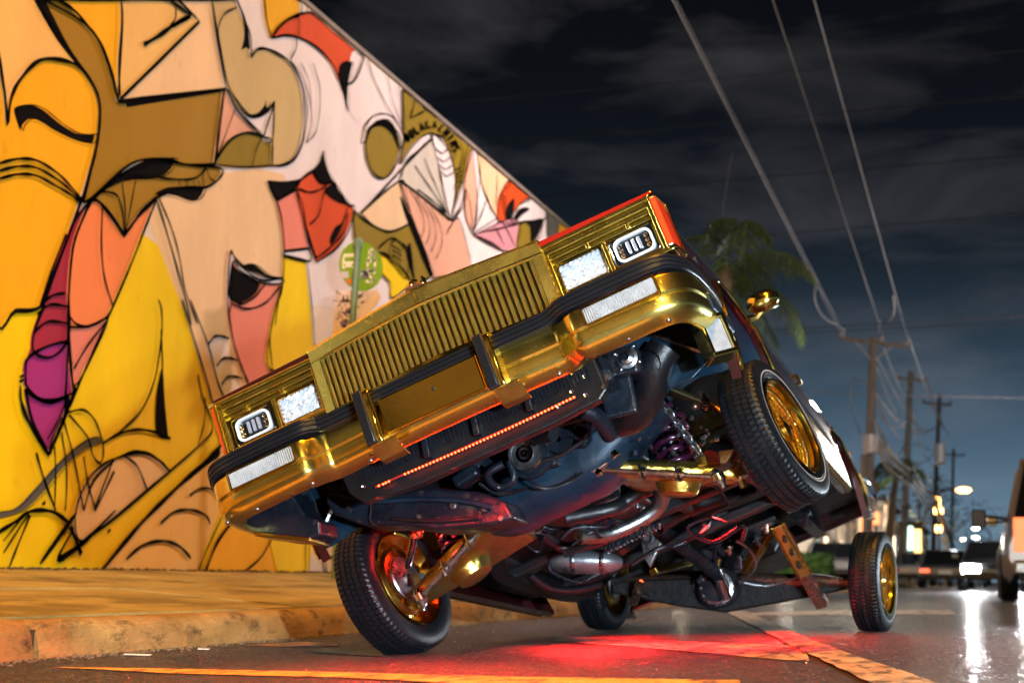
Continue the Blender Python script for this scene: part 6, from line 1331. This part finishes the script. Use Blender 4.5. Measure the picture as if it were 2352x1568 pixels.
# ------------------------------------------------------------------ far street lamps, signs and signals
def street_lamp(label, u, v, Y, mt, r=.3, arm=1.4, side=-1, grp='lit street lamps down the road', pw=0):
    t = on(u, v, 1, Y); root = empty('street_lamp', (t.x + side * arm, Y, 0)); tag(root, label, 'street lamp', grp)
    m = MB(); m.tube([(0, 0, 0), (0, 0, t.z - .3), (-side * .3, 0, t.z), (-side * arm, 0, t.z + .08)], .06, 8); m.build('post', DARKM, root)
    m = MB(); m.ball((-side * arm, 0, t.z), r, 8, sx=(1, .7, .38)); m.build('lantern', mt, root)
street_lamp('orange street lamp on a long arm above the far cars', 2213, 1125, 90, BULBO, .42)
for k, (u, v, Y, mt, lab) in enumerate(((2241, 1213, 140, BULBC, 'upper of two stacked cool lamps left of the four-wheel drive'), (2241, 1234, 150, BULBC, 'lower of two stacked cool lamps left of the four-wheel drive'), (2262, 1248, 170, BULBC, 'cool far lamp nearest to the dazzling headlights'), (2225, 1258, 190, BULBW, 'dim warm far lamp above the pale car'), (2212, 1238, 200, BULBW, 'small warm far lamp over the dark trees'), (2270, 1262, 210, BULBC, 'tiniest cool lamp over the headlights'))):
    street_lamp(lab, u, v, Y, mt, .30, 1.2, 1)
m = MB(); p = on(2155, 1165, 1, 92); root = empty('lit_sign', (p.x, 92, 0)); tag(root, 'tall narrow orange lit sign behind the sagging cables', 'sign')
m = MB(); m.tube([(0, 0, 0), (0, 0, p.z - .6)], .06, 8); m.build('post', DARKM, root)
for a, b, w_ in ((1140, 1165, .22), (1165, 1180, .5), (1205, 1222, .35)):
    z0, z1 = on(2155, b, 1, 92).z, on(2155, a, 1, 92).z; m = MB(); m.box((0, -.05, (z0 + z1) / 2), (w_, .12, (z1 - z0) * .9)); m.build('sign_panel', BULBO, root, smooth=0, bevel=.05)
for lab, u, v, Y, w_, h_, mt in (('yellow lit sign panel on the pavement right of the tall pale columns', 2108, 1245, 78, .35, 1.3, 'y'), ('pale green lit sign panel beside the yellow sign', 2088, 1235, 80, .4, 1.2, 'g'), ('small orange lit board above the raised rear tyre', 1990, 1205, 62, .5, .5, 'o'), ('small orange lamp box on the arcade roof edge', 2012, 1190, 66, .3, .5, 'o')):
    mt = {'y': 'yellow_sign_light', 'g': 'green_sign_light', 'o': 'orange_sign_light'}[mt]; col = {'y': (1, .72, .25), 'g': (.6, 1, .75), 'o': (1, .30, .10)}[mt[0]]
    mm_ = bpy.data.materials.get(mt) or mat(mt, col, .4, emis=col, estr=2.6)
    p = on(u, v, 1, Y); root = empty('lit_board', (p.x, Y, 0)); tag(root, lab, 'sign'); m = MB(); m.box((0, 0, p.z), (w_, .15, h_)); m.build('board', mm_, root, smooth=0, bevel=.03)
    m = MB(); m.box((0, 0, p.z / 2 - h_ / 4), (.08, .08, p.z - h_ / 2)); m.build('post', DARKM, root, smooth=0)
# traffic delineators on the lot edge
m = MB(); p = on(1290, 548, 1, 25.2); m.ball((0, 0, 0), .13, 10); gl = m.build('dome_lamp', mat('frosted_dome', (.7, .68, .66), .4)); gl.location = (WX - .1, 25.0, 5.35)
tag(gl, 'round pale dome lamp on the far end of the mural wall', 'lamp'); m = MB(); m.tube([(0, 0, 0), (0, -.3, 0), (0, -.42, -.1)], .025, 6); m.build('lamp_bracket', DARKM, gl)

# ------------------------------------------------------------------ unseen building across the crossing, added for the gold to mirror
root = empty('mirrored_building', (0, -15, 0)); tag(root, 'long cream building behind the viewer, unseen and added for the gold to mirror', 'building')
m = MB(); m.box((-6, -3, 4.2), (44, 6, 8.4)); m.build('wall', CREAM, root, smooth=0)
m = MB(); m.box((-6, -3, 8.55), (44.8, 6.6, .3)); m.build('roof', ROOFM, root, smooth=0)
for i in range(10):
    x = -26 + i * 4.4
    for z, h in ((1.5, 2.4), (5.9, 1.7)):
        m = MB(); m.box((x, .02, z), (2.4, .10, h)); f = m.build('window', TRIMW, root, smooth=0)
        m = MB(); m.box((x, .09, z), (2.1, .06, h - .25)); m.build('pane', GLASSD, f, smooth=0)

lamp('facade_fill_light', 'POINT', (-27, -11.2, 4.6), (.95, 1, .70), 700, shadow_soft_size=.2)  # unseen lamps added to brighten the facade that the gold mirrors
lamp('facade_fill_light', 'POINT', (5, -11.2, 4.6), (.95, 1, .70), 620, shadow_soft_size=.2)

lamp('far_fill_light', 'POINT', (3.2, 66, 7.5), (.85, .94, 1), 1500, shadow_soft_size=.2)  # cool fill added over the far cars
